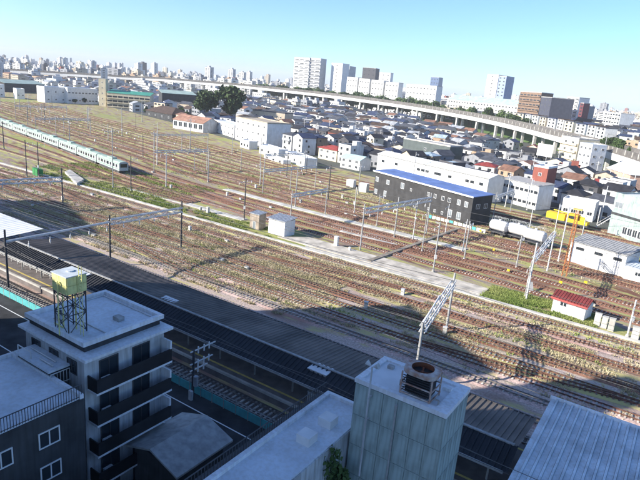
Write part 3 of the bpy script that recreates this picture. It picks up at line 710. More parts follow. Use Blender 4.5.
# right gantry by the tanks
a = G(526, 300); c = G(547, 271); ha = ZT(a, 243); hc = ZT(c, 231)
gt = thing('catenary_gantry', 'pale lattice gantry left of the orange rusted tower', 'gantry', tuple(a), 0, 'catenary gantries')
for p, h in ((a, ha), (c, hc)): MB().tube(loc(p, 0, a), loc(p, h, a), .18, 8, 0, .15).build('mast', 'pole_white', gt)
truss(loc(a, ha-3.2, a), loc(c, hc-.6, a), .8, .6, 9, 'pole_white', .07).build('lattice_beam', 'pole_white', gt)
for k in range(3):
    p = a+(c-a)*(k+.6)/3.4; link('insulator', hg, gt, loc(p, ha-3.4, a))
# rusty lattice tower
a = G(564, 276); h = ZT(a, 210)
gt = thing('lattice_tower', 'orange rusted lattice tower beside the white hut', 'tower', tuple(a), YTH)
for x in (-.45, .45):
    for y in (-.45, .45): MB().tube((x, y, 0), (x*.6, y*.6, h), .07, 5).build('leg', 'pole_orange', gt)
g = MB(); n = 9
for k in range(n):
    z0, z1 = h*k/n, h*(k+1)/n; s0, s1 = .45*(1-.4*k/n), .45*(1-.4*(k+1)/n)
    cs0 = [(-s0, -s0), (s0, -s0), (s0, s0), (-s0, s0)]; cs1 = [(-s1, -s1), (s1, -s1), (s1, s1), (-s1, s1)]
    for i in range(4): g.tube((*cs0[i], z0), (*cs1[(i+1) % 4], z1), .045, 4); g.tube((*cs1[i], z1), (*cs1[(i+1) % 4], z1), .045, 4)
g.build('bracing', 'pole_orange', gt)
MB().box(-.9, .9, -.6, .6, h, h+.25).build('platform', 'tactile', gt)
# single poles: base column, base row, top row, material
PL = [((244, 220), 178, 'pole_dark', 'tall dark pole left of the small brown hut'), ((295, 207), 170, 'pole_grey', 'grey pole on the narrow concrete path above the white hut'),
      ((328, 200), 165, 'pole_dark', 'dark pole midway between the white hut and the depot'), ((358, 194), 164, 'pole_grey', 'pale pole beside the white sheds left of the black depot'),
      ((433, 272), 222, 'pole_grey', 'grey pole standing at the right of the pale concrete slab'), ((464, 260), 221, 'pole_grey', 'grey pole below the right end of the black depot'),
      ((113, 188), 128, 'pole_grey', 'tall pale pole at the right end of the commuter train'), ((131, 191), 156, 'pole_dark', 'short dark pole past the front of the commuter train'),
      ((157, 165), 131, 'pole_white', 'white pole in the mid yard right of the commuter train'), ((166, 187), 152, 'pole_white', 'white pole on the near side of the dark siding right of the train'),
      ((208, 182), 148, 'pole_grey', 'grey pole below the brown-roofed shed'), ((27, 177), 140, 'pole_dark', 'dark pole left of the bright green box'), ((39, 177), 142, 'pole_dark', 'dark pole right of the bright green box'),
      ((4, 149), 121, 'pole_dark', 'dark pole before the commuter train at the left edge'), ((70, 150), 120, 'pole_grey', 'grey pole behind the middle of the commuter train'),
      ((190, 150), 118, 'pole_grey', 'thin pole in front of the brown-roofed shed'), ((122, 136), 108, 'pole_grey', 'thin far pole below the green-roofed building'),
      ((260, 168), 136, 'pole_grey', 'grey pole in front of the white three-storey office'), ((232, 155), 125, 'pole_grey', 'grey pole at the left corner of the white office'),
      ((88, 128), 106, 'pole_grey', 'thin far pole in the left yard below the cream tower'), ((45, 122), 103, 'pole_dark', 'thin dark far pole in the left yard'), ((20, 110), 92, 'pole_grey', 'thin far pole near the left edge sheds'),
      ((582, 236), 210, 'pole_white', 'white pole right of the orange tower beside the far tracks'), ((558, 262), 205, 'pole_white', 'slim white pole just left of the orange tower'),
      ((505, 207), 172, 'pole_white', 'white pole at the left of the grey-roofed depot office'), ((527, 210), 178, 'pole_white', 'white pole at the right of the grey-roofed depot office'),
      ((600, 222), 186, 'pole_white', 'white pole left of the pale green workshop'), ((516, 268), 236, 'pole_grey', 'thin pole in the weeds below the white tanks'),
      ((627, 337), 300, 'pole_white', 'slim leaning-wire pole by the last white cabinet at right'), ((412, 186), 152, 'pole_grey', 'pole between the black depot and the long white shed'),
      ((390, 172), 140, 'pole_dark', 'dark pole left of the long white shed'), ((142, 122), 100, 'pole_grey', 'thin pole at the corner of the green-roofed building'),
      ((525, 297), 262, 'pole_grey', 'thin pole standing in the bright weeds left of the red-roofed hut')]
for i, (bp, yt, m, lab) in enumerate(PL):
    p = G(*bp); a0 = PERP if i % 2 else PERP+math.pi
    pole(p, yt, lab, m, .17 if bp[1] > 150 else .2, [(1.0, 2.6, a0)] + ([(1.0, 2.4, a0+math.pi)] if i % 3 == 0 else []), 3.0 if i % 4 == 0 else None)
# roadside mast with white cross arms by the balconied block
p = S(22.4, 58.9)
t = thing('utility_mast', 'dark mast with white cross arms and insulators beside the teal fence', 'mast', tuple(p), YTH)
mh = ZT(p, 350)
MB().tube((0, 0, 0), (0, 0, mh), .17, 8, 0, .14).build('mast', 'pole_dark', t)
for z, L in ((.15, 3.4), (1.7, 3.0), (2.5, 2.2)):
    am = MB().box(-.06, .06, -.5, L, mh-z-.06, mh-z+.06).build('cross_arm', 'pole_white', t)
    for y in (.7, 1.6, 2.4):
        if y < L: MB().tube((0, y, mh-z-.5), (0, y, mh-z+.3), .09, 7).build('insulator', 'insulator', am)
MB().tube((.35, .1, mh-4.4), (.35, .1, mh-3.2), .28, 10).build('transformer', 'galv', t)
MB().box(-.25, .25, -.45, -.15, mh-6.4, mh-5.0).build('equipment_box', 'wall_pale', t)
# platform mast
p = S(-33, 54.4)
# ------------------------------------------------------------------ overhead wires
def wire(pts, r, label, sag=0.0):
    g = MB()
    for a, b in zip(pts, pts[1:]):
        a = Vector(a); b = Vector(b); n = 6; prev = a
        for k in range(1, n+1):
            t = k/n; q = a.lerp(b, t)-Vector((0, 0, sag*4*t*(1-t))); g.tube(prev, q, r, 4); prev = q
    return tag(g.build('overhead_wire', 'wire'), label, 'wire', 'overhead wires')
for i, o in enumerate((7.2, 18.0, 26.6, 31.0, 41.0, 55.7)):
    wire([S(s, o, 5.6) for s in (-170, -120, -70, -21, 38, 95)], .034, 'thin contact wire above the near tracks, %s from the cable trough' % ordn(i))
    wire([S(s, o, 6.9) for s in (-170, -120, -70, -21, 38, 95)], .034, 'thin sagging messenger wire above the near tracks, %s from the cable trough' % ordn(i), 0.8)
for i, o in enumerate((4.6, 13.6, 26.4, 35.4, 67.5)):
    c = resample(upper_curve(o), 45); wire([(q[0], q[1], 5.8) for q in c], .038, 'thin contact wire over the upper tracks, %s from the slab' % ordn(i), .15)
wire([S(s, 38.6, 8.9) for s in (-170, -75, -21.9, 41)], .045, 'thick feeder cable running beside the platform canopy', .5)
wire([S(s, 21.5, 9.3) for s in (-170, -75, -21.9, 38)], .045, 'thick feeder cable over the overgrown near yard', .5)
wire([S(s, 58.9, 9.0) for s in (-120, -60, -20, 22.4, 90)], .03, 'roadside cable above the teal fence', .6)
# ------------------------------------------------------------------ yard huts, cabinets, boxes
def hut(pL, pR, ytop, depth, name, label, wall, roof, rtype='shed', wins=((.3, .5),), rh=.5, ov=.3, door=None, fm='frame_white'):
    o, rz, W = base_frame(pL, pR); H = ZT(o, ytop)
    t = thing(name, label, 'hut', (o[0], o[1], 0), rz)
    occupy(o, rz, W, depth)
    if rtype == 'gable':
        gable_walls(W, depth, H, rh).build('wall', wall, t); gable_roof(W, depth, H, rh, ov).build('roof', roof, t)
    else:
        b = MB().box(0, W, 0, depth, -.1, H)
        b.build('wall', wall, t)
        p = [(-ov, -ov, H+.02), (W+ov, -ov, H+.02), (W+ov, depth+ov, H+rh), (-ov, depth+ov, H+rh)]
        r_ = MB().hexa(p+[(x, y, z+.15) for x, y, z in p]).build('roof', roof, t)
        n = max(2, int(W/.7)); rib = MB().hexa([(-.03, -ov, H+.16), (.03, -ov, H+.16), (.03, depth+ov, H+rh+.14), (-.03, depth+ov, H+rh+.14), (-.03, -ov, H+.24), (.03, -ov, H+.24), (.03, depth+ov, H+rh+.22), (-.03, depth+ov, H+rh+.22)]).mesh('roof_rib', roof)
        for k in range(n+1): link('roof_rib', rib, r_, (W*k/n, 0, 0))
        MB().box(0, W, depth-.15, depth-.02, H, H+rh*.8).build('rear_wall', wall, t)
    for fx, fz in wins: put_win(t, 'F', W*fx, H*fz, min(1.5, W*.22), min(1.1, H*.3), W, depth, fm)
    if door is not None: put_win(t, 'F', W*door, 0.05, .9, min(2.0, H*.8), W, depth, 'frame_white', 'glass_pale', False, 'door')
    return t, W, H
hut((551, 311), (583, 322), 296.5, 3.4, 'red_roof_hut', 'white hut with dark red roof beside the near tracks', 'white_wall', 'red_roof', 'gable', ((.33, .55),), .9, .35)
_h = [o for o in COL.objects if o.name == 'red_roof_hut'][0]; _o, _rz, _W = base_frame((551, 311), (583, 322)); _H = ZT(_o, 296.5)
MB().box(-.37, _W+.37, -.44, -.36, _H-.32, _H+.04).build('eave_fascia', M('red_fascia', (.42, .09, .08), .6, .1), _h)
for _k in range(12): MB().hexa([(_W*_k/11-.04, -.36, _H+.02), (_W*_k/11+.04, -.36, _H+.02), (_W*_k/11+.04, 1.7, _H+1.09), (_W*_k/11-.04, 1.7, _H+1.09), (_W*_k/11-.04, -.36, _H+.10), (_W*_k/11+.04, -.36, _H+.10), (_W*_k/11+.04, 1.7, _H+1.17), (_W*_k/11-.04, 1.7, _H+1.17)]).build('roof_rib', 'red_roof', _h)
hut((249.5, 228), (258.5, 230.5), 213, 2.6, 'brown_hut', 'small weathered brown hut left of the white hut', M('hut_brown', (0.38, 0.32, 0.26), .9, .2, .8, streak=.2), 'galv', 'shed', (), .25, .2, .5)
hut((268, 233), (284, 237.5), 218, 4.0, 'white_hut', 'small white hut with silver corrugated roof on the grass strip', 'white_wall', 'galv', 'shed', (), .45, .4)
t, W, H = hut((567, 261), (622, 277.5), 241, 7.5, 'white_equipment_building', 'long white building with grey roof at right beside the orange tower', 'white_wall', 'pole_grey', 'shed', (), .9, .3)
for fx in (.19, .53, .86): put_win(t, 'F', W*fx, H*.68, 1.9, .7, W, 7.5, 'frame_dark')
MB().box(W*.33, W*.33+.06, -.05, 0, .1, H*.95).build('downpipe', 'pole_grey', t); MB().box(W*.66, W*.66+.06, -.05, 0, .1, H*.95).build('downpipe', 'pole_grey', t)
hut((622, 279), (650, 287), 266, 5.0, 'white_annex', 'small white annex at the right edge with blue-grey roof', 'white_wall', 'corr_blue', 'shed', ((.5, .5),), .3, .2)
def cabinet(pb, w, h, d, label, mat='white_wall', name='equipment_cabinet', rz=YTH):
    p = G(*pb); t = thing(name, label, 'cabinet', (p[0], p[1], 0), rz, 'trackside cabinets')
    MB().box(-w/2, w/2, 0, d, .12, h).build('body', mat, t); MB().box(-w/2-.05, w/2+.05, -.05, d+.05, h, h+.08).build('lid', mat, t)
    MB().box(-w/2-.05, w/2+.05, -.05, d+.05, 0, .12).build('plinth', 'concrete', t); MB().box(-w/2+.1, w/2-.1, -.03, 0, .3, h-.15).build('door', mat, t)
    return t
cabinet((596, 326), 1.0, 2.2, .8, 'tall white cabinet nearest the red-roofed hut', 'concrete_pale')
cabinet((603, 328.5), .9, 2.0, .8, 'white cabinet in the middle of the three beside the red-roofed hut', 'concrete_pale')
cabinet((610, 331), .9, 2.1, .8, 'white cabinet farthest from the red-roofed hut in the row', 'concrete_pale')
cabinet((634, 340), 1.1, 2.1, .8, 'single white cabinet standing in weeds near the right edge', 'concrete_pale')
cabinet((335, 246.5), .9, 2.3, .7, 'white box on the pale concrete slab', 'white_wall')
cabinet((207, 213.5), .7, 1.7, .6, 'cream post-like box at the end of the left concrete path', 'concrete_pale')
cabinet((199.5, 211), .6, 1.0, .6, 'low cream box left of the post-like box', 'concrete_pale')
cabinet((349, 251), .4, .8, .4, 'tiny white box right of the white box on the slab', 'white_wall')
cabinet((349.5, 187), 3.0, 2.6, 2.0, 'left white shed of the pair beside the black depot', 'white_wall')
cabinet((362, 192), 3.2, 3.0, 2.0, 'right white shed of the pair beside the black depot', 'white_wall')
cabinet((300, 203), .6, 1.0, .5, 'small grey cabinet near the path pole', 'pole_grey')
for i, q in enumerate(((480, 233), (493, 252), (508, 273), (560, 285), (585, 285))):
    p = G(*q); t = thing('track_marker', ['yellow track marker below the black depot corner', 'yellow track marker below the white tanks', 'yellow track marker in the weeds by the gantry', 'yellow track marker above the red-roofed hut', 'yellow track marker right of the orange tower'][i], 'marker', (p[0], p[1], 0), YTH, 'yellow track markers')
    MB().box(-.05, .05, -.05, .05, 0, .5).build('post', 'pole_grey', t); MB().box(-.32, .32, -.06, .06, .4, .9).build('plate', 'yellow', t)
p = G(35, 176); t = thing('green_box', 'bright green storage box by two dark poles at left', 'box', (p[0], p[1], 0), math.radians(-40))
MB().box(-1.8, 1.8, 0, 1.8, .1, 2.3).build('body', 'green_paint', t); MB().box(-1.9, 1.9, -.1, 1.9, 2.3, 2.42).build('lid', 'green_paint', t); MB().box(-.03, .03, -.04, 0, .2, 2.2).build('door_seam', 'frame_dark', t)
# leaning grey sheet by the slim pole
p = G(531, 292); t = thing('leaning_board', 'grey board leaning in the weeds left of the red-roofed hut', 'board', (p[0], p[1], 0), YTH+.5)
MB().hexa([(-.5, 0, 0), (.5, 0, 0), (.5, 1.6, 1.5), (-.5, 1.6, 1.5), (-.5, .05, 0), (.5, .05, 0), (.5, 1.6, 1.58), (-.5, 1.6, 1.58)]).build('sheet', 'pole_grey', t); MB().tube((0, 1.7, 0), (0, 1.5, 1.4), .04, 5).build('prop', 'pole_dark', t)
# ------------------------------------------------------------------ tanks and yellow machine
def wagon(p, rz, L, R_, label):
    t = thing('tank_wagon', label, 'tank wagon', (p[0], p[1], .3), rz, 'white tanks by the depot'); N = 18
    g = MB(); prof = [(-L/2-.25, R_*.45), (-L/2-.12, R_*.8), (-L/2+.05, R_), (L/2-.05, R_), (L/2+.12, R_*.8), (L/2+.25, R_*.45)]; zc = 1.25+R_
    for i, (x, r) in enumerate(prof):
        for k in range(N): a_ = 2*math.pi*k/N; g.v.append((x, r*math.cos(a_), zc+r*math.sin(a_)))
    for i in range(len(prof)-1):
        for k in range(N): a0 = i*N+k; a1 = i*N+(k+1) % N; g.f.append((a0, a1, a1+N, a0+N)); g.m.append(0)
    g.f.append(tuple(range(N))); g.m.append(0); g.f.append(tuple(range((len(prof)-1)*N+N-1, (len(prof)-1)*N-1, -1))); g.m.append(0)
    g.build('tank', 'white_wall', t)
    MB().box(-L/2-.4, L/2+.4, -1.1, 1.1, .7, 1.0).box(-L/2, -L/2+.5, -.9, .9, 1.0, 1.7).box(L/2-.5, L/2, -.9, .9, 1.0, 1.7).build('underframe', 'pole_dark', t)
    for x in (-L/2+.9, L/2-.9):
        for y in (-.55, .55): MB().tube((x, y-.06, .42), (x, y+.06, .42), .42, 12).build('wheel', 'pole_dark', t)
    b = MB().box(-L/2+.3, L/2-.3, -.55, .55, zc+R_+.02, zc+R_+.08)
    for k in range(int(L)+1):
        x = -L/2+.3+k*(L-.6)/int(L)
        for y in (-.55, .55): b.tube((x, y, zc+R_), (x, y, zc+R_+1.0), .03, 4)
    for y in (-.55, .55): b.tube((-L/2+.3, y, zc+R_+1), (L/2-.3, y, zc+R_+1), .03, 4)
    b.build('catwalk', 'pole_white', t)
    MB().tube((0, 0, zc+R_), (0, 0, zc+R_+.5), .35, 10).build('dome', 'white_wall', t)
    return t
dirr = math.atan2(*(G(545, 246)-G(490, 231))[:2][::-1])
for i, (c, L) in enumerate((((497.5, 236), 4.6), ((516, 240), 5.2), ((533, 246), 5.2))):
    wagon(G(*c), dirr, L, 1.35, ['white tank nearest the black depot', 'middle white tank of the three beyond the weeds', 'rightmost white tank, nearest the pale gantry'][i])
p = G(566, 226); t = thing('rail_crane', 'yellow rail maintenance machine on the far tracks', 'rail machine', (p[0], p[1], .3), math.radians(-42))
MB().box(-6.5, 6.5, -1.3, 1.3, .8, 1.3).build('underframe', 'pole_dark', t)
MB().box(-6.2, -.5, -1.25, 1.25, 1.3, 3.3).build('engine_hood', 'yellow', t); cb = MB().box(.2, 3.2, -1.3, 1.3, 1.3, 3.9).build('cab', 'yellow', t)
MB().box(.6, 2.8, -1.34, -1.3, 2.5, 3.4).build('window', 'glass', cb); MB().box(3.2, 6.2, -1.2, 1.2, 1.3, 2.2).build('rear_deck', 'yellow', t)
MB().hexa([(3.4, -.35, 2.2), (5.6, -.35, 2.2), (5.6, .35, 2.2), (3.4, .35, 2.2), (3.6, -.3, 3.6), (5.2, -.3, 3.3), (5.2, .3, 3.3), (3.6, .3, 3.6)]).build('boom_base', 'yellow', t)
MB().tube((4.3, 0, 3.3), (-4.6, 0, 4.0), .25, 6, 0, .18).build('boom', 'yellow', t)
for x in (-4.8, -3.2, 3.2, 4.8):
    for y in (-.62, .62): MB().tube((x, y-.07, .43), (x, y+.07, .43), .43, 12).build('wheel', 'pole_dark', t)
# ------------------------------------------------------------------ commuter train
c = upper_curve(0)
i0 = int(np.argmin(np.hypot(c[:, 0]+69, c[:, 1]-189))); q = c[:i0+1][::-1]; dd = np.r_[0, np.cumsum(np.linalg.norm(np.diff(q, axis=0), axis=1))]
def on(d): return np.array([np.interp(d, dd, q[:, 0]), np.interp(d, dd, q[:, 1])])
def car_mesh_parts():
    W2, L = 1.475, 19.5
    prof = [(-W2, 1.0), (-W2, 3.25), (-1.1, 3.6), (0, 3.72), (1.1, 3.6), (W2, 3.25), (W2, 1.0)]
    b = MB()
    for x in (0, L):
        for y, z in prof: b.v.append((x, y, z))
    n = len(prof)
    for i in range(n):
        j = (i+1) % n; b.f.append((i, j, n+j, n+i)); b.m.append(0 if i in (0, 5, 6) else 1)
    b.f.append(tuple(range(n-1, -1, -1))); b.m.append(0); b.f.append(tuple(range(n, 2*n))); b.m.append(0)
    return b.mesh('body', ['train_body', 'train_roof']), L
bm_, L = car_mesh_parts()
dm = MB().box(-.65, .65, -1.50, -1.47, 1.1, 2.95).mesh('door', 'galv'); dwm = MB().box(-.5, .5, -1.515, -1.505, 1.95, 2.75).mesh('door_window', 'glass')
wm_ = MB().box(-.9, .9, -1.49, -1.47, 1.85, 2.75).mesh('window', 'glass'); bdm = MB().box(.1, L-.1, -1.485, -1.47, 1.35, 1.55).mesh('colour_band', 'train_band'); bd2 = MB().box(.1, L-.1, -1.485, -1.47, 2.98, 3.12).mesh('colour_band', 'train_band')
acm = MB().box(-2.2, 2.2, -.8, .8, 3.6, 4.05).mesh('air_conditioner', 'train_roof'); bgm = MB().box(-1.6, 1.6, -1.1, 1.1, .3, .95).mesh('bogie', 'pole_dark'); um = MB().box(3.6, L-3.6, -1.2, 1.2, .35, .98).mesh('underfloor_gear', 'pole_dark')
for k in range(11):
    d0 = 1.0+k*20.2
    if d0+20 > dd[-1]: break
    a_, b_ = on(d0), on(d0+19.5); rz = math.atan2(a_[1]-b_[1], a_[0]-b_[0])
    t = thing('train_car', 'front car of the long pale commuter train, nearest its right end' if k == 0 else '%s car of the long pale commuter train counted from its right end' % ordn(k), 'train car', (b_[0], b_[1], .2), rz, 'cars of the commuter train'); t.scale = (1, 1.08, 1.15)
    link('body', bm_, t); link('colour_band', bdm, t); link('colour_band', bd2, t); link('underfloor_gear', um, t)
    for x in (2.8, L-2.8): link('bogie', bgm, t, (x, 0, 0))
    link('air_conditioner', acm, t, (L/2, 0, 0))
    for x in (2.2, 7.2, 12.2, 17.2): d_ = link('door', dm, t, (x, 0, 0)); link('door_window', dwm, d_)
    for x in (4.7, 9.7, 14.7): link('window', wm_, t, (x, 0, 0))
    if k == 0:
        MB().box(L, L+.05, -1.1, 1.1, 2.0, 3.1).build('windscreen', 'glass', t)
        for y in (-1.0, 1.0): MB().box(L, L+.06, y-.15, y+.15, 1.3, 1.45).build('headlight', 'frame_white', t)
    if k % 2: MB().path([(3, -.6, 3.7), (4, -.6, 4.5), (3, -.6, 5.3)], .05, 4).path([(3, .6, 3.7), (4, .6, 4.5), (3, .6, 5.3)], .05, 4).tube((3, -.8, 5.3), (3, .8, 5.3), .06, 4).build('pantograph', 'pole_grey', t)
# ------------------------------------------------------------------ named depot and town buildings
def block(pL, pR, ytop, depth, name, label, wall, roof, storeys=2, nwin=0, rtype='flat', rh=1.2, deck=None, wins='F', ww=1.5, wh=1.2, fm='frame_white', gm='glass', side=2, D=None, zbase=0.0, cat='building', ov=.0, group=None):
    if D is None: o, rz, W = base_frame(pL, pR)
    else:
        a = AT(pL[0], D[0], zbase); b_ = AT(pR[0], D[1], zbase); d = b_-a; o, rz, W = a, math.atan2(d[1], d[0]), math.hypot(d[0], d[1])
    H = ZT(o, ytop)-zbase
    t = thing(name, label, cat, (o[0], o[1], zbase), rz, group); occupy(o, rz, W, depth)
    if rtype == 'gable':
        gable_walls(W, depth, H, rh).build('wall', wall, t); gable_roof(W, depth, H, rh, .4+ov).build('roof', roof, t)
    elif rtype == 'hip':
        MB().box(0, W, 0, depth, -.3, H).build('wall', wall, t); hip_roof(W, depth, H, rh, .6).build('roof', roof, t)
    elif rtype == 'shed':
        MB().box(0, W, 0, depth, -.3, H).build('wall', wall, t)
        p = [(-.3-ov, -.4-ov, H+.02), (W+.3+ov, -.4-ov, H+.02), (W+.3+ov, depth+.3, H+rh), (-.3-ov, depth+.3, H+rh)]
        MB().hexa(p+[(x, y, z+.22) for x, y, z in p]).build('roof', roof, t)
        for x in (.02, W-.02): MB().poly([(x, 0, H), (x, depth, H), (x, depth, H+rh)]).build('gable_wall', wall, t)
    else:
        MB().box(0, W, 0, depth, -.3, H).build('wall', wall, t); flat_roof(W, depth, H, ov).build('roof', [roof, deck or roof], t)
    sh = H/storeys
    for k in range(storeys):
        zz = k*sh+sh*.32
        for j in range(nwin):
            put_win(t, 'F', W*(j+.5)/nwin, zz, min(ww, W/nwin*.8), min(wh, sh*.6), W, depth, fm, gm)
        if 'R' in wins:
            for j in range(side): put_win(t, 'R', depth*(j+.5)/side, zz, min(ww, depth/side*.7), min(wh, sh*.6), W, depth, fm, gm)
        if 'L' in wins:
            for j in range(side): put_win(t, 'L', depth*(j+.5)/side, zz, min(ww, depth/side*.7), min(wh, sh*.6), W, depth, fm, gm)
    return t, W, H
# black depot
o, rz, W = base_frame((373, 195), (469, 226)); e = G(488, 211); DB = 8.5; H = ZT(o, 171)
t = thing('depot_building', 'black two-storey depot building with blue roof and white eaves', 'building', (o[0], o[1], 0), rz); occupy(o, rz, W, DB)
MB().box(0, W, 0, DB, -.2, H).build('wall', 'slate_wall', t)
p = [(-.5, -.6, H+.02), (W+.5, -.6, H+.02), (W+.5, DB+.4, H+.4), (-.5, DB+.4, H+.4)]
rf = MB().hexa(p+[(x, y, z+.2) for x, y, z in p]).build('roof', 'blue_roof', t)
MB().box(-.52, W+.52, -.75, -.6, H-.15, H+.3).build('eave_trim', 'white_wall', rf); MB().box(-.65, -.5, -.6, DB+.4, H+.0, H+.25).build('gable_trim', 'white_wall', rf)
for x in (.01, W-.01): MB().poly([(x, 0, H), (x, DB, H), (x, DB, H+.4)]).build('gable_wall', 'slate_wall', t)
MB().box(-.02, W+.02, -.04, 0, H*.47, H*.5).build('floor_band', 'wall_dark', t)
for fx, ww, hh in ((.03, 1.5, 1.6), (.16, 1.5, 1.5), (.325, 1.6, 1.9), (.42, .8, .9), (.60, 1.1, 1.3), (.665, 1.1, 1.3), (.74, 1.2, 1.3), (.80, 1.2, 1.3), (.885, 1.3, 1.6), (.95, 1.3, 1.6)):
    put_win(t, 'F', W*fx, H*.60, ww, hh, W, DB, 'frame_white', 'glass_pale' if fx < .4 or fx > .87 else 'glass')
for fx, ww, hh in ((.03, 1.4, 1.6), (.14, 1.4, 1.9), (.62, .9, .9), (.68, .9, .9), (.75, .9, .9), (.82, 1.6, 2.2), (.9, 1.6, 2.2)):
    put_win(t, 'F', W*fx, H*.10, ww, hh, W, DB, 'frame_white', 'glass_pale' if fx < .3 or fx > .8 else 'glass')
for k in range(2): put_win(t, 'R', DB*(.3+.4*k), H*.58, 1.6, 1.4, W, DB, 'frame_white', 'glass')
# fence in front of its right half
a = G(428, 218); d = G(486, 234)-a; L_ = math.hypot(d[0], d[1])
fc = thing('depot_fence', 'low white fence in front of the black depot', 'fence', (a[0], a[1], 0), math.atan2(d[1], d[0]))
for k in range(int(L_/1.5)): MB().box(k*1.5, k*1.5+1.2, -.03, .03, .1, 1.1).build('panel', 'white_wall' if k % 5 else 'teal', fc)
MB().box(0, L_, .03, .08, .5, .6).build('rail', 'pole_grey', fc)
# long white shed behind
t, W, H = block((376, 174), (485, 203), 154, 9, 'long_shed', 'long white two-storey shed with pale roof behind the black depot', 'white_wall', 'roof_pale', 2, 0, 'gable', 1.3)
for k in range(7): MB().box(W*k/6-.06, W*k/6+.06, -.10, 0, 0, H).build('pilaster', 'wall_pale', t)
for fx in (.06, .2, .42, .46, .5, .58, .61, .70, .84, .88, .95): put_win(t, 'F', W*fx, H*.66, 1.7, 1.0, W, 9, 'frame_dark')
for fx in (.1, .3, .5, .7, .9): put_win(t, 'F', W*fx, H*.2, 2.2, .7, W, 9, 'frame_dark')
MB().box(-.3, W+.3, -.5, -.35, H-.1, H+.2).build('gutter', 'pole_grey', t)
block((499, 200), (535, 210), 178, 8, 'depot_office', 'white depot office with flat grey roof right of the long shed', 'white_wall', 'pole_grey', 2, 8, 'shed', .5, wh=1.0, fm='frame_dark')
t, W, H = block((607, 233), (664, 252), 194, 14, 'workshop', 'large pale green workshop at the right edge', 'wall_green', 'wall_green', 2, 0, 'flat', deck='roof_pale')
MB().box(-.05, W+.05, -.12, 0, H*.5, H*.56).build('floor_band', 'wall_dark', t)
for k in range(9): put_win(t, 'F', W*(.30+.09*k), H*.1, 1.5, 2.2, W, 14, 'frame_white')
put_win(t, 'F', W*.1, H*.68, 2.6, 1.8, W, 14, 'wall_pale', 'glass_pale')
# stair by the workshop
p = G(596, 228); t = thing('outdoor_stair', 'white steel stair tower left of the pale green workshop', 'stairs', (p[0], p[1], 0), YTH)
for k in range(10): MB().box(k*.45, k*.45+.4, 0, 1.0, .5+k*.45, .56+k*.45).build('tread', 'pole_white', t)
MB().tube((0, 0, .5), (4.5, 0, 5.0), .09, 5).tube((0, 1.0, .5), (4.5, 1.0, 5.0), .09, 5).tube((0, 0, 1.5), (4.5, 0, 6.0), .05, 5).build('stringer', 'pole_white', t)
for x in (0, 4.5):
    for y in (0, 1.0): MB().tube((x, y, 0), (x, y, 6.5), .09, 5).build('post', 'pole_white', t)
block((527, 204), (541, 207), 166, 8, 'brick_house', 'narrow red brick house with white side behind the depot office', WM[7], 'canopy_white', 3, 1, 'flat', ww=1.2, wins='FL')
block((560, 216), (592, 222), 199, 7, 'low_white_building', 'low white building behind the yellow rail machine', 'white_wall', 'white_wall', 1, 4, 'flat')
# white office
t, W, H = block((235, 139), (266, 147.5), 117, 15, 'white_office', 'white three-storey office block with tan flat roof beside the yard', 'white_wall', M('roof_tan', (.42, .36, .28), .9, .15, .5), 3, 6, 'flat', wins='FR', ww=1.6, wh=1.2, side=0)
block((213, 131), (234, 138), 120, 9, 'white_wing', 'low white wing left of the three-storey office', 'white_wall', 'canopy_white', 2, 6, 'flat')
for i, (a, b_, yt, dp, lab) in enumerate((((240, 147), (249, 149.5), 140, 5, 'small white shed below the three-storey office'), ((259, 153), (278, 159), 145, 5, 'white double shed below the right end of the office'), ((285, 160), (304, 168), 152, 6, 'white shed with grey side at the end of the shed row'), ((264, 158.5), (283, 164.5), 155.5, 4, 'row of low white lockers in front of the double shed'))):
    block(a, b_, yt, dp, 'white_shed', lab, 'white_wall', 'canopy_white', 1, 3, 'flat', ww=1.4, fm='frame_dark')
block((173, 128), (203, 133), 119, 14, 'brown_roof_shed', 'shed with brown-red gabled roof and pale front beside the yard', 'wall_pale', M('roof_terracotta', (.36, .20, .14), .85, .2, .4), 1, 6, 'gable', 3.2, ww=3, wh=3)
block((146, 116), (172, 121), 110, 18, 'dark_hip_shed', 'dark hip-roofed shed right of the green-roofed building', 'wall_dark', RM[2], 1, 4, 'hip', 4.5)
# green roofed building with cream tower
t, W, H = block((107, 107), (150, 110.5), 92.5, 14, 'green_roof_building', 'cream three-storey building with long green roof', M('wall_cream', (.58, .52, .38), .85, .1, .3, streak=.1), M('roof_green', (.06, .30, .22), .7, .12, .3), 3, 0, 'shed', 2.2)
for k in range(3):
    for j in range(8): put_win(t, 'F', W*(j+.5)/8, H*(.10+.30*k), W/8*.86, 1.5, W, 14, 'frame_dark')
    MB().box(-.1, W+.1, -1.1, 0, H*(.04+.30*k), H*(.09+.30*k)).build('balcony', 'wall_cream', t)
block((99, 106), (106, 106.6), 79, 6, 'cream_tower', 'tall cream stair tower at the left end of the green roof', 'wall_cream', 'wall_cream', 5, 1, 'flat', ww=.9)
block((68, 103.5), (98, 104.5), 88, 14, 'white_depot_block', 'white two-storey block left of the cream tower', 'white_wall', 'roof_pale', 2, 9, 'flat', ww=2)
block((45, 102.5), (67, 103), 87, 12, 'white_hall', 'plain white hall with three bays at far left', 'white_wall', 'roof_pale', 2, 3, 'flat', ww=1.6)
block((17, 99), (25, 99.3), 89, 8, 'white_gatehouse', 'small white building under the dark roof at far left', 'white_wall', 'roof_pale', 1, 2, 'flat')
block((-8, 97), (5, 97.3), 84.5, 12, 'white_end_building', 'white building cut by the left edge', 'white_wall', 'roof_pale', 2, 2, 'flat')
block((5, 92), (45, 93), 83, 30, 'long_depot_hall', 'long low hall with pale green roof at far left', 'wall_dark', M('roof_palegreen', (.34, .44, .40), .8, .12, .2), 1, 0, 'gable', 3)
block((162, 108), (196, 110), 93, 20, 'grey_hall', 'dark grey hall with pale green roof edge behind the trees', 'wall_dark', 'roof_palegreen', 2, 0, 'shed', 2.5)
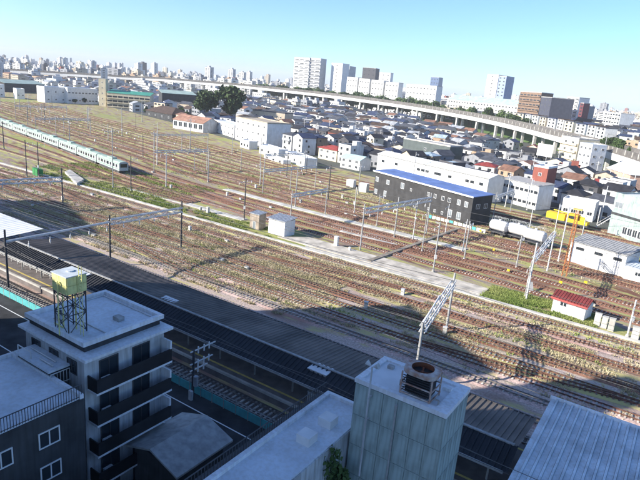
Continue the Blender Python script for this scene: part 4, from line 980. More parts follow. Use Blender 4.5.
block((252, 125), (284, 129), 110, 14, 'tan_house', 'beige house with dark flat roof and blue side panel', WM[3], RM[0], 2, 4, 'flat')
block((401, 160), (447, 170), 138.5, 10, 'dark_long_block', 'long dark green-grey block with pale roof edge behind the white shed', M('wall_slategreen', (.10, .12, .115), .85, .1, .4), 'concrete', 2, 1, 'flat', deck='pole_grey')
# cream apartment and billboard by the viaduct
t, W, H = block((555, 170), (572, 175), 136, 12, 'cream_apartments', 'cream five-storey apartment house in front of the viaduct', M('wall_cream2', (.66, .58, .42), .85, .08, .4, streak=.1), 'concrete', 5, 0, 'flat', wins='F')
for k in range(5):
    MB().box(.3, W-.3, -1.1, 0, H*k/5+.1, H*k/5+1.1).build('balcony', 'wall_cream2', t)
    for j in range(2): put_win(t, 'F', W*(.3+.4*j), H*k/5+.3, 2.0, 2.0, W, 12, 'frame_white')
block((573, 178.5), (585, 182), 143, 8, 'white_balcony_house', 'white stepped apartment house right of the cream apartments', 'white_wall', 'canopy_white', 5, 3, 'flat', wins='FR', side=2)
p = G(534, 168); q = G(549, 171); d = q-p; L_ = math.hypot(d[0], d[1])
t = thing('billboard', 'large blank white board beside the green lot', 'billboard', (p[0], p[1], 0), math.atan2(d[1], d[0]))
z0, z1 = ZT(p, 155), ZT(p, 143)
MB().box(0, L_, -.1, .1, z0, z1).build('board', 'white_wall', t)
for x in (.6, L_-.6): MB().tube((x, .25, 0), (x, .25, z1), .15, 6).build('post', 'pole_grey', t)
struct(MB().poly([G(502, 157, .02), G(520, 152, .02), G(552, 160, .02), G(548, 168, .02), G(520, 165, .02)][::-1]).build('grass_lot', 'grass_bright'))
for q in ((505, 157), (515, 157), (525, 158), (535, 160), (545, 163)): g_ = G(*q); USED.append((g_[0], g_[1], 14))
for q in ((510, 166), (522, 169), (536, 173)): g_ = G(*q); USED.append((g_[0], g_[1], 5))
t, W, H = block((604, 187), (626, 195), 168, 10, 'grey_gable_house', 'pink-walled house with pale grey pyramid roof near the right edge', M('wall_pink', (.55, .36, .28), .85, .08, .4), 'canopy_white', 2, 2, 'hip', 5.0)
block((340, 167), (359, 171), 157, 8, 'pale_roof_house', 'white house with pale turquoise roof at the yard edge', 'white_wall', M('roof_turq', (.42, .58, .60), .7, .1, .4), 2, 3, 'gable', 1.5)
block((318, 158), (336, 162), 147, 9, 'red_eave_house', 'cream house with red roof at the yard edge', WM[1], RM[3], 2, 3, 'hip', 1.6)
# ------------------------------------------------------------------ terrain beyond the viaduct, viaduct
VP = [(-60, 1080, 10), (0, 1060, 12.5), (80, 1050, 17), (160, 1030, 22), (240, 980, 23.5), (320, 890, 22.8), (400, 750, 21.2), (480, 600, 18.8), (560, 440, 16.2), (640, 300, 16.0), (700, 230, 16.0)]
vp = np.array([[*AT(x, D)[:2], z] for x, D, z in VP])
pl = spline(vp[:, :2], 8.0); vd = np.r_[0, np.cumsum(np.linalg.norm(np.diff(pl, axis=0), axis=1))]
vz = np.array([np.interp(p_[1], vp[::-1, 1], vp[::-1, 2]) for p_ in pl]); tt_, nn_ = normals(pl)
vdct = thing('viaduct', 'long elevated railway viaduct crossing the town', 'viaduct', (0, 0, 0))
def vribbon(prof, mat, name, closed=True):
    b = MB(); k = len(prof)
    for i in range(len(pl)):
        for o_, z in prof: b.v.append((pl[i, 0]+nn_[i, 0]*o_, pl[i, 1]+nn_[i, 1]*o_, vz[i]+z))
    for i in range(len(pl)-1):
        for j in range(k if closed else k-1):
            a_ = i*k+j; c_ = i*k+(j+1) % k; b.f.append((a_, c_, c_+k, a_+k)); b.m.append(0)
    return b.build(name, mat, vdct)
# n points away from the camera side when walking left to right, so near side = negative
vribbon([(-6.4, -6.6), (-6.9, -2.95), (6.9, -2.95), (6.4, -6.6)], 'white_wall', 'girder')
vribbon([(-6.3, -2.9), (-6.3, -2.2), (6.3, -2.2), (6.3, -2.9)], 'concrete', 'deck')
M('barrier', (.17, .16, .15), .9, .15, .3, streak=.2)
for sg in (-1, 1): vribbon([(sg*6.5-.15, -2.9), (sg*6.5-.15, .4), (sg*6.5+.3, .4), (sg*6.5+.3, -2.9)], 'barrier', 'parapet_wall')
postm = MB().box(-.25, .25, -.15, .15, 0, 2.5).mesh('barrier_post', 'concrete_pale')
for i in range(0, len(pl)):
    for m_ in (0,):
        if pl[i, 1] < 700: link('barrier_post', postm, vdct, (pl[i, 0]-nn_[i, 0]*6.8, pl[i, 1]-nn_[i, 1]*6.8, vz[i]-2.2), math.atan2(tt_[i, 1], tt_[i, 0]))
k = 0
for d in np.arange(10, vd[-1]-5, 42.0):
    x, y = np.interp(d, vd, pl[:, 0]), np.interp(d, vd, pl[:, 1]); z = np.interp(d, vd, vz); i = int(np.argmin(abs(vd-d))); a_ = math.atan2(tt_[i, 1], tt_[i, 0])
    pr = MB().box(-1.3, 1.3, -4.6, -2.6, -.3, z-7.0).box(-1.3, 1.3, 2.6, 4.6, -.3, z-7.0).box(-1.5, 1.5, -5.6, 5.6, z-7.0, z-6.15); pr.build('pier', 'concrete_pale', vdct, (x, y, 0), a_)
vm = MB().tube((0, 0, -2.3), (0, 0, 6.5), .22, 5).box(-.1, .1, 0, 4.2, 5.6, 5.9).mesh('catenary_mast', 'pole_grey')
for d in np.arange(20, vd[-1]-5, 52.0):
    x, y = np.interp(d, vd, pl[:, 0]), np.interp(d, vd, pl[:, 1]); z = np.interp(d, vd, vz); i = int(np.argmin(abs(vd-d))); a_ = math.atan2(tt_[i, 1], tt_[i, 0])
    n_ = nn_[i]; link('catenary_mast', vm, vdct, (x-n_[0]*5.4, y-n_[1]*5.4, z), a_)
# raised ground (bluff) beyond the viaduct on the right
iR = [i for i in range(len(pl)) if pl[i, 1] < 820]
def zhill(i): return 12.5*min(1.0, max(0.0, (820-pl[i, 1])/220))
hb = MB(); rows = [(11, 0.0), (17, .25), (34, .95), (60, 1.0), (2500, 1.0)]
for i in iR:
    for o_, f_ in rows: hb.v.append((pl[i, 0]+nn_[i, 0]*o_+(o_*.3 if o_ > 1000 else 0), pl[i, 1]+nn_[i, 1]*o_+(o_*.9 if o_ > 1000 else 0), zhill(i)*f_-.02))
for i in range(len(iR)-1):
    for j in range(len(rows)-1): a_ = i*5+j; hb.f.append((a_, a_+1, a_+6, a_+5)); hb.m.append(0 if j < 2 else 1)
struct(hb.build('hillside', [M('slope_green', (.10, .16, .045), .95, .3, .15, col2=(.05, .09, .03), world=True), 'city_ground']))
def ground_z(x, y):
    d = np.hypot(pl[iR, 0]-x, pl[iR, 1]-y); j = int(np.argmin(d)); i = iR[j]
    o_ = (x-pl[i, 0])*nn_[i, 0]+(y-pl[i, 1])*nn_[i, 1]
    if o_ < 11: return 0.0
    f_ = np.interp(o_, [11, 17, 34], [0, .25, .95 if False else .95]); return zhill(i)*min(1, f_+.05 if o_ > 50 else f_)
def via_side(x, y):
    d = np.hypot(pl[:, 0]-x, pl[:, 1]-y); i = int(np.argmin(d)); return (x-pl[i, 0])*nn_[i, 0]+(y-pl[i, 1])*nn_[i, 1]
# ------------------------------------------------------------------ landmarks of the skyline
def tower(px0, px1, ytop, D, depth, label, wall, storeys, nwin, name='apartment_tower', roof='concrete', skew=0.0, zb=0.0, balc=False, wins='F', side=2, fm='frame_dark'):
    t, W, H = block((px0, 0), (px1, 0), ytop, depth, name, label, wall, roof, storeys, 0 if balc else nwin, 'flat', D=(D, D-skew), zbase=zb, wins=wins if not balc else '', side=side, fm=fm, ww=2.4, wh=1.6)
    if balc:
        for k in range(storeys):
            MB().box(.4, W-.4, -1.3, 0, H*k/storeys+.2, H*k/storeys+1.3).build('balcony', wall, t)
            for j in range(nwin): put_win(t, 'F', W*(j+.5)/nwin, H*k/storeys+.4, W/nwin*.75, min(2.2, H/storeys*.7), W, depth, 'frame_dark')
    return t
tower(293, 308, 57, 1010, 22, 'tall white apartment tower with stacked balconies above the tree line', 'white_wall', 13, 3, skew=12, balc=True)
tower(308.5, 319, 58, 1000, 20, 'tall grey apartment tower beside the white balcony tower', WM[2], 13, 2, skew=10, balc=True)
tower(330, 341, 63, 1000, 22, 'slim white tower block with blank face left of centre skyline', 'white_wall', 12, 1, skew=12)
tower(341.5, 348, 66, 1030, 20, 'pale grey slab joined right of the slim white tower', WM[2], 11, 2, skew=8)
for i, (x0, x1, yt) in enumerate(((346.5, 357, 77), (358.5, 369, 78.5), (371, 383, 80), (385, 398, 82))):
    tower(x0, x1, yt, 940-i*14, 14, '%s white slab apartment block counted from left behind the tree line' % ordn(i), 'white_wall', 6, 4, 'apartment_block_white', skew=14)
tower(406, 436, 84, 870, 14, 'wide white apartment slab with dark stair columns behind trees', 'white_wall', 6, 9, 'apartment_slab', skew=40, zb=0, wins='F')
tower(361, 374, 67.5, 1150, 20, 'dark office block rising behind the white slabs', WM[8], 9, 3, skew=12)
tower(375, 389, 72, 1250, 20, 'white stepped block behind the white slabs', 'white_wall', 8, 3, skew=12)
tower(429, 437, 77, 1300, 24, 'blue-grey office tower behind the wide white slab', M('blue_glass', (.12, .17, .28), .4, .1, .3), 9, 3, skew=10)
tower(484, 495, 74.5, 900, 22, 'white tower with blank face alone on the right skyline', 'white_wall', 12, 1, skew=16, zb=8)
tower(495.2, 503, 76, 885, 22, 'side block coloured blue-grey as the shaded face of the lone white tower', M('wall_white_shaded', (.28, .34, .46), .7, .08, .3), 12, 2, skew=10, zb=8)  # right face of the white tower, shade put into the blue-grey colour
t = tower(519, 540, 91.5, 640, 16, 'big brown brick apartment block above the right viaduct', M('wall_brown', (.24, .165, .12), .85, .12, .4, streak=.15), 7, 6, 'brown_apartments', skew=30, zb=11, balc=True)
tower(540.5, 551, 97, 600, 22, 'dark navy block coloured as the shaded side of the brown apartments', M('wall_brown_shaded', (.07, .075, .10), .85, .1, .4), 6, 3, 'brown_shaded_side', skew=30, zb=11)  # right side of the brown block, navy colour stands in for shade
tower(566, 578, 97, 680, 14, 'white stepped tower on the right skyline', 'white_wall', 9, 3, skew=20, zb=11, balc=True)
tower(580, 583.5, 103, 640, 10, 'narrow maroon tower on the right skyline', M('wall_maroon', (.16, .05, .06), .8, .1, .4), 8, 1, skew=4, zb=11)
tower(556, 565, 104, 660, 12, 'pinkish block left of the white stepped tower', M('wall_rose', (.42, .24, .22), .8, .1, .4), 6, 3, skew=12, zb=11)
tower(606, 622, 112, 560, 14, 'white apartment block far right above the trees', 'white_wall', 6, 6, skew=24, zb=11, balc=True)
tower(583.5, 588, 106, 700, 12, 'slim dark block right of the maroon tower', WM[5], 7, 2, skew=6, zb=11)
for i, (x0, x1, yt, D, wl) in enumerate(((517, 526, 113, 588, 1), (528, 533, 114, 568, 0), (535, 541, 115, 552, 0), (543, 549, 117, 536, 3), (551, 559, 118, 520, 0), (561, 567, 119, 502, 4), (568.5, 577, 121, 487, 1), (580, 590, 123.5, 466, 0), (592, 600, 125, 444, 0), (601.5, 610, 127, 425, 0))):
    tower(x0, x1, yt, D, 9, '%s narrow pale hillside house from the left, just above the right viaduct' % ordn(i), WM[wl], 4, 2, 'hillside_house', skew=12, zb=12, roof=RM[i % 3])
block((449, 0), (519, 0), 99, 22, 'housing_terrace', 'long white housing terrace with pale green roof on the right', WM[4], 'roof_palegreen', 4, 24, 'gable', 6.5, D=(790, 680), zbase=9, ww=2.4, wh=1.6, fm='frame_dark')
# lattice gantries and slim masts across the upper yard
def cross_gantry(i0_, o0_, o1_, h, label, mat='pole_grey', bm='pole_white'):
    j = int(np.argmin(np.hypot(W1[:, 0]-i0_[0], W1[:, 1]-i0_[1]))); a = W1[j]+N1[j]*o0_; b = W1[j]+N1[j]*o1_
    gt = thing('catenary_gantry', label, 'gantry', (a[0], a[1], 0), 0, 'catenary gantries'); n_ = 3 if o1_-o0_ > 22 else 2
    for k in range(n_):
        p = a+(b-a)*k/(n_-1); MB().tube((p[0]-a[0], p[1]-a[1], 0), (p[0]-a[0], p[1]-a[1], h+1.6), .15, 7, 0, .11).build('mast', mat, gt)
    truss((0, 0, h), (b[0]-a[0], b[1]-a[1], h), .7, .5, max(6, int((o1_-o0_)/1.6)), bm, .085).build('lattice_beam', bm, gt)
    for k in range(int((o1_-o0_)/4.5)):
        p = (b-a)*(k+.5)/int((o1_-o0_)/4.5); link('insulator', hg, gt, (p[0], p[1], h-.3))
for i, (pt, o0_, o1_, h) in enumerate((((-150, 272), 7, 34, 7.5), ((-205, 328), 20, 50, 7.5), ((-70, 190), 12, 34, 7.5), ((-35, 160), 24, 50, 7.4), ((-105, 228), 36, 64, 7.5), ((-10, 141), 3, 18.5, 7.2), ((57, 93), 24, 42, 7.5), ((70, 83), 5, 22, 7.5), ((-60, 181), 52, 74, 7.2), ((20, 121), 58, 76, 7.2))):
    cross_gantry(pt, o0_, o1_, h, '%s slim lattice gantry across the upper yard, counted in no particular row' % ordn(i))
_gs = sorted([o for o in COL.objects if 'no particular row' in o.get('label', '')], key=lambda o: P(o.location)[0])
for k, o in enumerate(_gs): o['label'] = '%s slim lattice gantry from the left among those across the upper yard' % ordn(k)
_ps = []
for k in range(46):
    o_ = random.choice([6.9, 15.4, 20, 24.2, 28.6, 33, 37.7, 43, 48.5, 54, 59.5, 70]); j = random.randrange(len(W1)); p = W1[j]+N1[j]*o_; q = P((p[0], p[1], 0))
    if not (0 < q[0] < 640 and 90 < q[1] < 300) or any((p[0]-a_)**2+(p[1]-b_)**2 < (r_+1.5)**2 for a_, b_, r_ in USED) or any((p[0]-c_[0])**2+(p[1]-c_[1])**2 < 64 for c_ in _ps): continue
    _ps.append(p)
for k, p in enumerate(sorted(_ps, key=lambda p: P((p[0], p[1], 0))[0])):
    h = random.uniform(7.5, 10); a0 = random.choice([PERP, PERP+math.pi])
    pole((p[0], p[1], 0), 0, 'slim mast among the upper tracks, %s of these from the left' % ordn(k), random.choice(['pole_grey', 'pole_white', 'pole_white', 'pole_dark']), .13, [(.8, 2.4, a0)] if random.random() < .7 else [], None, h)
# switch machines and small lineside boxes
_bs = []
for k in range(150):
    if random.random() < .12: s_, o_ = random.uniform(-110, 70), random.choice([5.0, 9.6, 15.0, 20.2, 24.4, 28.8]); p = S(s_, o_)[:2]
    else:
        j = random.randrange(len(W1)); p = W1[j]+N1[j]*random.choice([2.3, 6.9, 11.4, 24.2, 28.6, 33, 37.7, 43, 48.5, 54, 59.5])
    q = P((p[0], p[1], 0))
    if not (5 < q[0] < 635 and 95 < q[1] < 400) or any((p[0]-a_)**2+(p[1]-b_)**2 < (r_+1)**2 for a_, b_, r_ in USED): continue
    _bs.append(p)
    if len(_bs) >= 60: break
_bm = [MB().box(-.45, .45, -.25, .25, 0, .45).mesh('body', m_) for m_ in ('pole_grey', 'pole_white', 'concrete_pale')]; _lm = MB().box(-.5, .5, -.3, .3, .45, .52).mesh('lid', 'pole_grey'); _bm2 = [MB().box(-.3, .3, -.25, .25, 0, 1.1).mesh('body', m_) for m_ in ('pole_white', 'concrete_pale')]; _lm2 = MB().box(-.35, .35, -.3, .3, 1.1, 1.17).mesh('lid', 'pole_white')
for k, p in enumerate(sorted(_bs, key=lambda p: P((p[0], p[1], 0))[0])):
    t = thing('lineside_box', 'small lineside box between tracks, %s of these from the left' % ordn(k), 'box', (p[0], p[1], 0), YTH+random.uniform(-.3, .3), 'small lineside boxes')
    if k % 3: link('body', _bm[k % 3], t); link('lid', _lm, t)
    else: link('body', _bm2[k % 2], t); link('lid', _lm2, t)
# ------------------------------------------------------------------ trees
def crown_mesh(name, mat, rx, rz, n, leaf, seed, clumps=16):
    r = np.random.default_rng(seed); cc = r.normal(size=(clumps, 3)); cc /= np.linalg.norm(cc, axis=1)[:, None]
    cc *= (r.random(clumps)**.4)[:, None]*np.array([rx*.72, rx*.72, rz*.68]); cr = r.uniform(.28, .5, clumps)
    k = r.integers(0, clumps, n); d = r.normal(size=(n, 3)); d /= np.linalg.norm(d, axis=1)[:, None]
    c = cc[k]+d*(cr[k]*(r.random(n)**.35))[:, None]*np.array([rx, rx, rz*.8])
    u = r.normal(size=(n, 3)); u /= np.linalg.norm(u, axis=1)[:, None]; v = np.cross(u, r.normal(size=(n, 3))); v /= np.linalg.norm(v, axis=1)[:, None]
    s = leaf*r.uniform(.6, 1.3, n)[:, None]
    co = np.stack([c-u*s-v*s*.5, c+u*s-v*s*.5, c+u*s*.6+v*s*.6, c-u*s*.6+v*s*.6], 1).reshape(-1, 3)
    f = np.arange(n*4).reshape(-1, 4); me = bpy.data.meshes.new(name)
    me.vertices.add(n*4); me.vertices.foreach_set('co', co.astype(np.float32).ravel()); me.loops.add(n*4); me.loops.foreach_set('vertex_index', f.astype(np.int32).ravel())
    me.polygons.add(n); me.polygons.foreach_set('loop_start', np.arange(0, n*4, 4, dtype=np.int32)); me.materials.append(MATS[mat]); me.update(calc_edges=True)
    return me
CROWN = [crown_mesh('crown', m, 4.2, 4.4, 2600, .42, i, 20) for i, m in enumerate(('leaf_dark', 'leaf_mid', 'leaf_dark', 'leaf_mid'))]
def trunk_mesh(seed):
    r = random.Random(seed); g = MB().tube((0, 0, -.3), (0.1, 0, 3.0), .42, 8, 0, .28)
    for k in range(6):
        a_ = k*1.05+r.random(); g.tube((.1, 0, 2.4+r.random()), (math.cos(a_)*2.0, math.sin(a_)*2.0, 5.0+r.random()*1.5), .16, 5, 0, .05)
    return g.mesh('trunk', 'bark')
TRK = [trunk_mesh(1), trunk_mesh(2)]
def tree(x, y, z, s, label, k=None, group='trees'):
    k = random.randrange(4) if k is None else k
    t = thing('tree', label, 'tree', (x, y, z), random.random()*6.28, group); t.scale = (s, s, s*random.uniform(.9, 1.1))
    link('trunk', TRK[k % 2], t); link('crown', CROWN[k], t, (0, 0, 6.0)); return t
for (q, s, k, lab) in (((206, 122), 2.7, 0, 'large dark tree left of the round tree near the white office'), ((230, 124), 3.0, 2, 'large round dark tree beside the white office'), ((207, 125), .9, 1, 'light green smaller tree before the large dark tree'), ((186, 122), .8, 2, 'small dark tree by the brown-roofed shed'),
                       ((138, 110), .55, 0, 'small dark tree before the green-roofed building'), ((84, 104), .6, 2, 'dark shrub tree before the white depot block'), ((75, 104), .5, 0, 'low dark shrub tree left before the white depot block')):
    p = G(*q); tree(p[0], p[1], 0, s, lab, k, 'trees at the yard edge'); USED.append((p[0], p[1], 7*s))
i = 0
for d in np.arange(120, vd[-1]-30, 9.0):
    x, y = np.interp(d, vd, pl[:, 0]), np.interp(d, vd, pl[:, 1]); j = int(np.argmin(abs(vd-d))); px_ = P((x, y, 10))[0]
    if px_ < 250 or px_ > 512 or (440 < px_ and random.random() < .3): continue
    o_ = 19+random.uniform(-2, 6); z = np.interp(d, vd, vz); X, Y = x+nn_[j, 0]*o_, y+nn_[j, 1]*o_
    top = z+random.uniform(3.5, 8); zb = ground_z(X, Y)
    tree(X, Y, zb, (top-zb)/10.6, '%s tree from the left in the green row behind the viaduct' % ordn(i), None, 'row of trees behind the viaduct'); USED.append((X, Y, 6)); i += 1
for i, (px_, D, s, zb) in enumerate(((612, 340, 1.0, 9), (620, 335, 1.25, 9), (627, 330, 1.0, 9), (634, 330, .8, 9), (603, 350, .7, 9), (577, 425, .6, 8), (639, 318, .7, 9))):
    p = AT(px_, D); tree(p[0], p[1], zb, s, '%s dark tree from the left in the clump above the right viaduct' % ordn(i), 0 if i % 2 else 3, 'clump of trees at the right'); USED.append((p[0], p[1], 4))
# leafy shrub by the panelled building
t = thing('shrub', 'leafy green shrub rising in front of the panelled building at the bottom', 'shrub', tuple(S(45.4, 66.6)), 0); t.scale = (.55, .55, .85)
link('trunk', TRK[0], t); c_ = link('crown', crown_mesh('crown', 'leaf_mid', 3.6, 4.4, 3000, .34, 77, 22), t, (0, 0, 6.4))
# ------------------------------------------------------------------ the town: houses
R2n = normals(R2)[1]
def yard_side(x, y):
    d = np.hypot(R2[:, 0]-x, R2[:, 1]-y); i = int(np.argmin(d)); return (x-R2[i, 0])*R2n[i, 0]+(y-R2[i, 1])*R2n[i, 1]
cands = []
th = math.radians(-47); cu = np.array([math.cos(th), math.sin(th)]); cv = np.array([-math.sin(th), math.cos(th)])
def fill(d0, d1, cell):
    n = int(2*d1/cell)
    for i in range(-n, n):
        for j in range(-2, n):
            row = (j % 3 == 2)
            x, y = cu*(i*cell)+cv*(j*cell)+rng.normal(0, cell*.07, 2)
            if not (d0 <= y < d1): continue
            px_, py_ = P((x, y, 0))
            if px_ < -25 or px_ > 668: continue
            cands.append((x, y, cell))
fill(120, 430, 10.6); fill(430, 760, 16); fill(760, 1300, 44); fill(1300, 3600, 105)
houses = []
for x, y, cell in cands:
    if yard_side(x, y) < 8: continue
    vs = via_side(x, y)
    if (-14 if y > 900 else (-24 if y < 400 else -48 if x > -60 else -26)) < vs < (30 if y < 850 else 26): continue
    if any((x-a_)**2+(y-b_)**2 < (r_+cell*.40)**2 for a_, b_, r_ in USED): continue
    if random.random() < .05: continue
    houses.append((y, x, cell, vs))
houses.sort()
LM = [((236, 125), 'the white three-storey office'), ((205, 105), 'the large dark trees'), ((345, 160), 'the turquoise-roofed house'), ((430, 150), 'the long white shed'), ((425, 135), 'the long dark block'), ((525, 155), 'the green lot'), ((560, 150), 'the cream apartments'), ((532, 180), 'the red brick house'), ((618, 165), 'the pyramid-roofed house'), ((630, 200), 'the pale green workshop'), ((270, 115), 'the beige flat-roofed house'), ((300, 100), 'the middle of the viaduct'), ((400, 110), 'the viaduct below white slabs'), ((480, 125), 'the right viaduct stretch'), ((130, 90), 'the green-roofed building'), ((325, 150), 'the red-roofed yard-edge house')]
NS = {1: 'single-storey', 2: 'two-storey', 3: 'three-storey', 4: 'four-storey', 5: 'five-storey', 6: 'six-storey'}
LABELS = {}
def make_house(x, y, z, cell, idx):
    near_ = y < 430
    W = random.uniform(.66, .88)*cell if near_ else random.uniform(.5, .8)*cell; D = random.uniform(.62, .85)*cell if near_ else random.uniform(.4, .65)*cell
    st = random.choice([2, 2, 2, 2, 3, 3]) if near_ else random.choice([2, 2, 3, 3, 4, 5]); H = st*2.75+.3
    wi = random.choices(range(10), [18, 10, 15, 11, 14, 13, 6, 2, 9, 4])[0]; ri = random.choices(range(9), [32, 20, 10, 2, 6, 4, 22, 0, 4])[0]
    rt = random.choices(['gable', 'hip', 'flat', 'shed'], [52, 24, 14, 10] if near_ else [36, 18, 40, 6])[0]
    if st > 3: rt = 'flat'
    rz = th+random.gauss(0, .06)+random.choice([0, 0, 0, .25, -.2]); ax_ = random.choice('xy'); rh = random.uniform(1.2, 2.2)*min(W, D)/8
    rd = {'gable': 'gabled', 'hip': 'hipped', 'flat': 'flat', 'shed': 'sloping'}[rt]
    p0 = (x-math.cos(rz)*W/2+math.sin(rz)*D/2, y-math.sin(rz)*W/2-math.cos(rz)*D/2)
    px_, py_ = P((x, y, z+H)); lm = min(LM, key=lambda q: (q[0][0]-px_)**2+((q[0][1]-py_)*1.6)**2)[1]
    lab = '%s %s house with %s %s roof near %s' % (WALLS[wi][0], NS[st], ROOFS[ri][0], rd, lm)
    if lab in LABELS:
        LABELS[lab] += 1; lab = '%s %s' % (ordn(LABELS[lab]-1), lab)
    else: LABELS[lab] = 1
    t = thing('house', lab, 'house', (p0[0], p0[1], z), rz, 'houses of the town')
    if rt == 'gable':
        gable_walls(W, D, H, rh, ax_).build('wall', WM[wi], t); rf = gable_roof(W, D, H, rh, .4, ax_).build('roof', RM[ri], t)
    elif rt == 'hip':
        MB().box(0, W, 0, D, -.5, H).build('wall', WM[wi], t); rf = hip_roof(W, D, H, rh).build('roof', RM[ri], t)
    elif rt == 'shed':
        MB().box(0, W, 0, D, -.5, H).build('wall', WM[wi], t); p = [(-.3, -.4, H+.02), (W+.3, -.4, H+.02), (W+.3, D+.3, H+1.2), (-.3, D+.3, H+1.2)]
        rf = MB().hexa(p+[(a_, b_, c_+.2) for a_, b_, c_ in p]).build('roof', RM[ri], t); MB().box(.1, W-.1, D-.3, D-.05, H, H+1.1).build('upper_wall', WM[wi], t)
    else:
        MB().box(0, W, 0, D, -.5, H).build('wall', WM[wi], t); rf = flat_roof(W, D, H).build('roof', [WM[wi], RM[ri]], t)
        if random.random() < .5: MB().box(W*.55, W*.9, D*.5, D*.9, H, H+2.3).build('penthouse', WM[wi], t)
    nf = max(2, int(W/3.4))
    if nf > 5: nf = 5
    for k in range(st):
        zz = .9+k*2.75; bal = random.random() < .3 and k > 0
        if bal: MB().box(W*.1, W*.9, -1.0, 0, zz-.95, zz+.15).build('balcony', WM[wi] if random.random() < .6 else WM[2], t)
        for j in range(nf):
            if random.random() < .15: continue
            put_win(t, 'F', W*(j+.5)/nf, zz, 1.6 if j % 2 else 1.2, 1.3, W, D, 'frame_dark')
        put_win(t, 'R', D*random.choice([.3, .5, .7]), zz, 1.0, 1.1, W, D, 'frame_dark')
    put_win(t, 'F', W*.5/nf+1.3, .0, .9, 2.0, W, D, 'frame_dark', 'glass', False, 'door')
IND = [h for h in houses][:250]
for i, (y, x, cell, vs) in enumerate(IND): make_house(x, y, ground_z(x, y) if vs > 0 else 0.0, cell, i)
far = MB(); fm_ = WM+RM+[MATS['glass']]
for (y, x, cell, vs) in houses[250:]:
    z = ground_z(x, y) if vs > 0 else 0.0
    n = 2 if cell > 30 else 1
    for _ in range(n if y < 1300 else 3):
        X, Y = x+random.uniform(-.4, .4)*cell*(n > 1), y+random.uniform(-.4, .4)*cell*(n > 1)
        if -13 < via_side(X, Y) < 26: continue
        W = random.uniform(9, 14.5) if y < 760 else random.uniform(12, 30); D = random.uniform(9, 14) if y > 760 else random.uniform(7, 11)
        H = random.choice([5.8, 6, 6.5, 8, 9]) if y < 700 else random.choice([6, 6, 8, 9, 11, 14]) if y < 1000 else random.choice([7, 9, 12, 15, 20, 24, 29])
        if y > 1300 and random.random() < .06: H = random.uniform(34, 52)
        wi = random.choices(range(10), [28, 10, 14, 8, 16, 8, 4, 2, 3, 5])[0]; ri = random.choice([0, 0, 0, 1, 1, 2, 4, 6, 6, 8]); rz = th+random.gauss(0, .25); c_, s_ = math.cos(rz), math.sin(rz)
        def tp(a_, b_, h_): return (X+c_*a_-s_*b_, Y+s_*a_+c_*b_, z+h_)
        def bx(x0, x1, y0, y1, z0, z1, m): far.hexa([tp(x0, y0, z0), tp(x1, y0, z0), tp(x1, y1, z0), tp(x0, y1, z0), tp(x0, y0, z1), tp(x1, y0, z1), tp(x1, y1, z1), tp(x0, y1, z1)], m)
        bx(-W/2, W/2, -D/2, D/2, -.5, H, wi)
        if H < 9.5 and random.random() < .85:
            hr = random.uniform(1.5, 2.6); e = .4
            far.poly([tp(-W/2-e, -D/2-e, H-.1), tp(W/2+e, -D/2-e, H-.1), tp(W/2+e, 0, H+hr), tp(-W/2-e, 0, H+hr)], 10+ri); far.poly([tp(W/2+e, D/2+e, H-.1), tp(-W/2-e, D/2+e, H-.1), tp(-W/2-e, 0, H+hr), tp(W/2+e, 0, H+hr)], 10+ri)
            for sx in (-W/2, W/2): far.poly([tp(sx, -D/2, H), tp(sx, D/2, H), tp(sx, 0, H+hr)], wi)
        else:
            bx(-W/2-.1, W/2+.1, -D/2-.1, D/2+.1, H, H+.4, 10+ri if random.random() < .7 else wi)
            if H > 12: bx(-W*.2, W*.1, -D*.2, D*.3, H+.4, H+3.2, wi)
        for k in range(int(H/3)):
            nwn = max(2, int(W/4)) if y < 1000 else 2
            for j in range(nwn):
                x0 = -W/2+W*(j+.2)/nwn; x1 = -W/2+W*(j+.8)/nwn; far.poly([tp(x0, -D/2-.06, k*3+1.0), tp(x1, -D/2-.06, k*3+1.0), tp(x1, -D/2-.06, k*3+2.3), tp(x0, -D/2-.06, k*3+2.3)], 19)
            far.poly([tp(W/2+.06, -D*.25, k*3+1.0), tp(W/2+.06, D*.1, k*3+1.0), tp(W/2+.06, D*.1, k*3+2.3), tp(W/2+.06, -D*.25, k*3+2.3)], 19)
stuff(far.build('distant_buildings', fm_), 'mass of small distant town buildings reaching to the horizon', 'buildings')
# garden and street trees of the town
i = 0
for _ in range(900):
    px_ = random.uniform(0, 640); py_ = random.uniform(97+px_*.055, 100+px_*.16); p = G(px_, py_)
    if p[1] > 900 or p[1] < 100 or yard_side(p[0], p[1]) < 4 or abs(via_side(p[0], p[1])) < 12: continue
    if any((p[0]-h[1])**2+(p[1]-h[0])**2 < (h[2]*.45)**2 for h in houses[:600]) or any((p[0]-a_)**2+(p[1]-b_)**2 < (r_*.8)**2 for a_, b_, r_ in USED): continue
    tree(p[0], p[1], 0, random.uniform(.35, .7), 'small garden tree among the houses, %s from the left' % '%d', None, 'garden trees among the houses'); i += 1
    if i >= 45: break
gts = sorted([o for o in COL.objects if o.get('group') == 'garden trees among the houses'], key=lambda o: P(o.location)[0])
for k, o in enumerate(gts): o['label'] = 'small garden tree among the houses, %s from the left' % ordn(k)
# utility poles of the town
ups = []
for k in range(34):
    px_ = 215+k*12.6; py_ = np.interp(px_, [215, 320, 480, 640], [122, 150, 180, 205])-random.uniform(3, 26); p = G(px_, py_)
    if yard_side(p[0], p[1]) < 2 or via_side(p[0], p[1]) > -12: continue
    ups.append(p)
for k, p in enumerate(ups):
    t = thing('utility_pole', 'thin utility pole among the houses, %s from the left' % ordn(k), 'pole', (p[0], p[1], 0), th, 'utility poles of the town')
    MB().tube((0, 0, 0), (0, 0, 12.5), .18, 6, 0, .12).build('mast', 'pole_white', t)
    for z in (11.8, 10.9): MB().box(-1.1, 1.1, -.06, .06, z, z+.12).build('cross_arm', 'pole_grey', t)
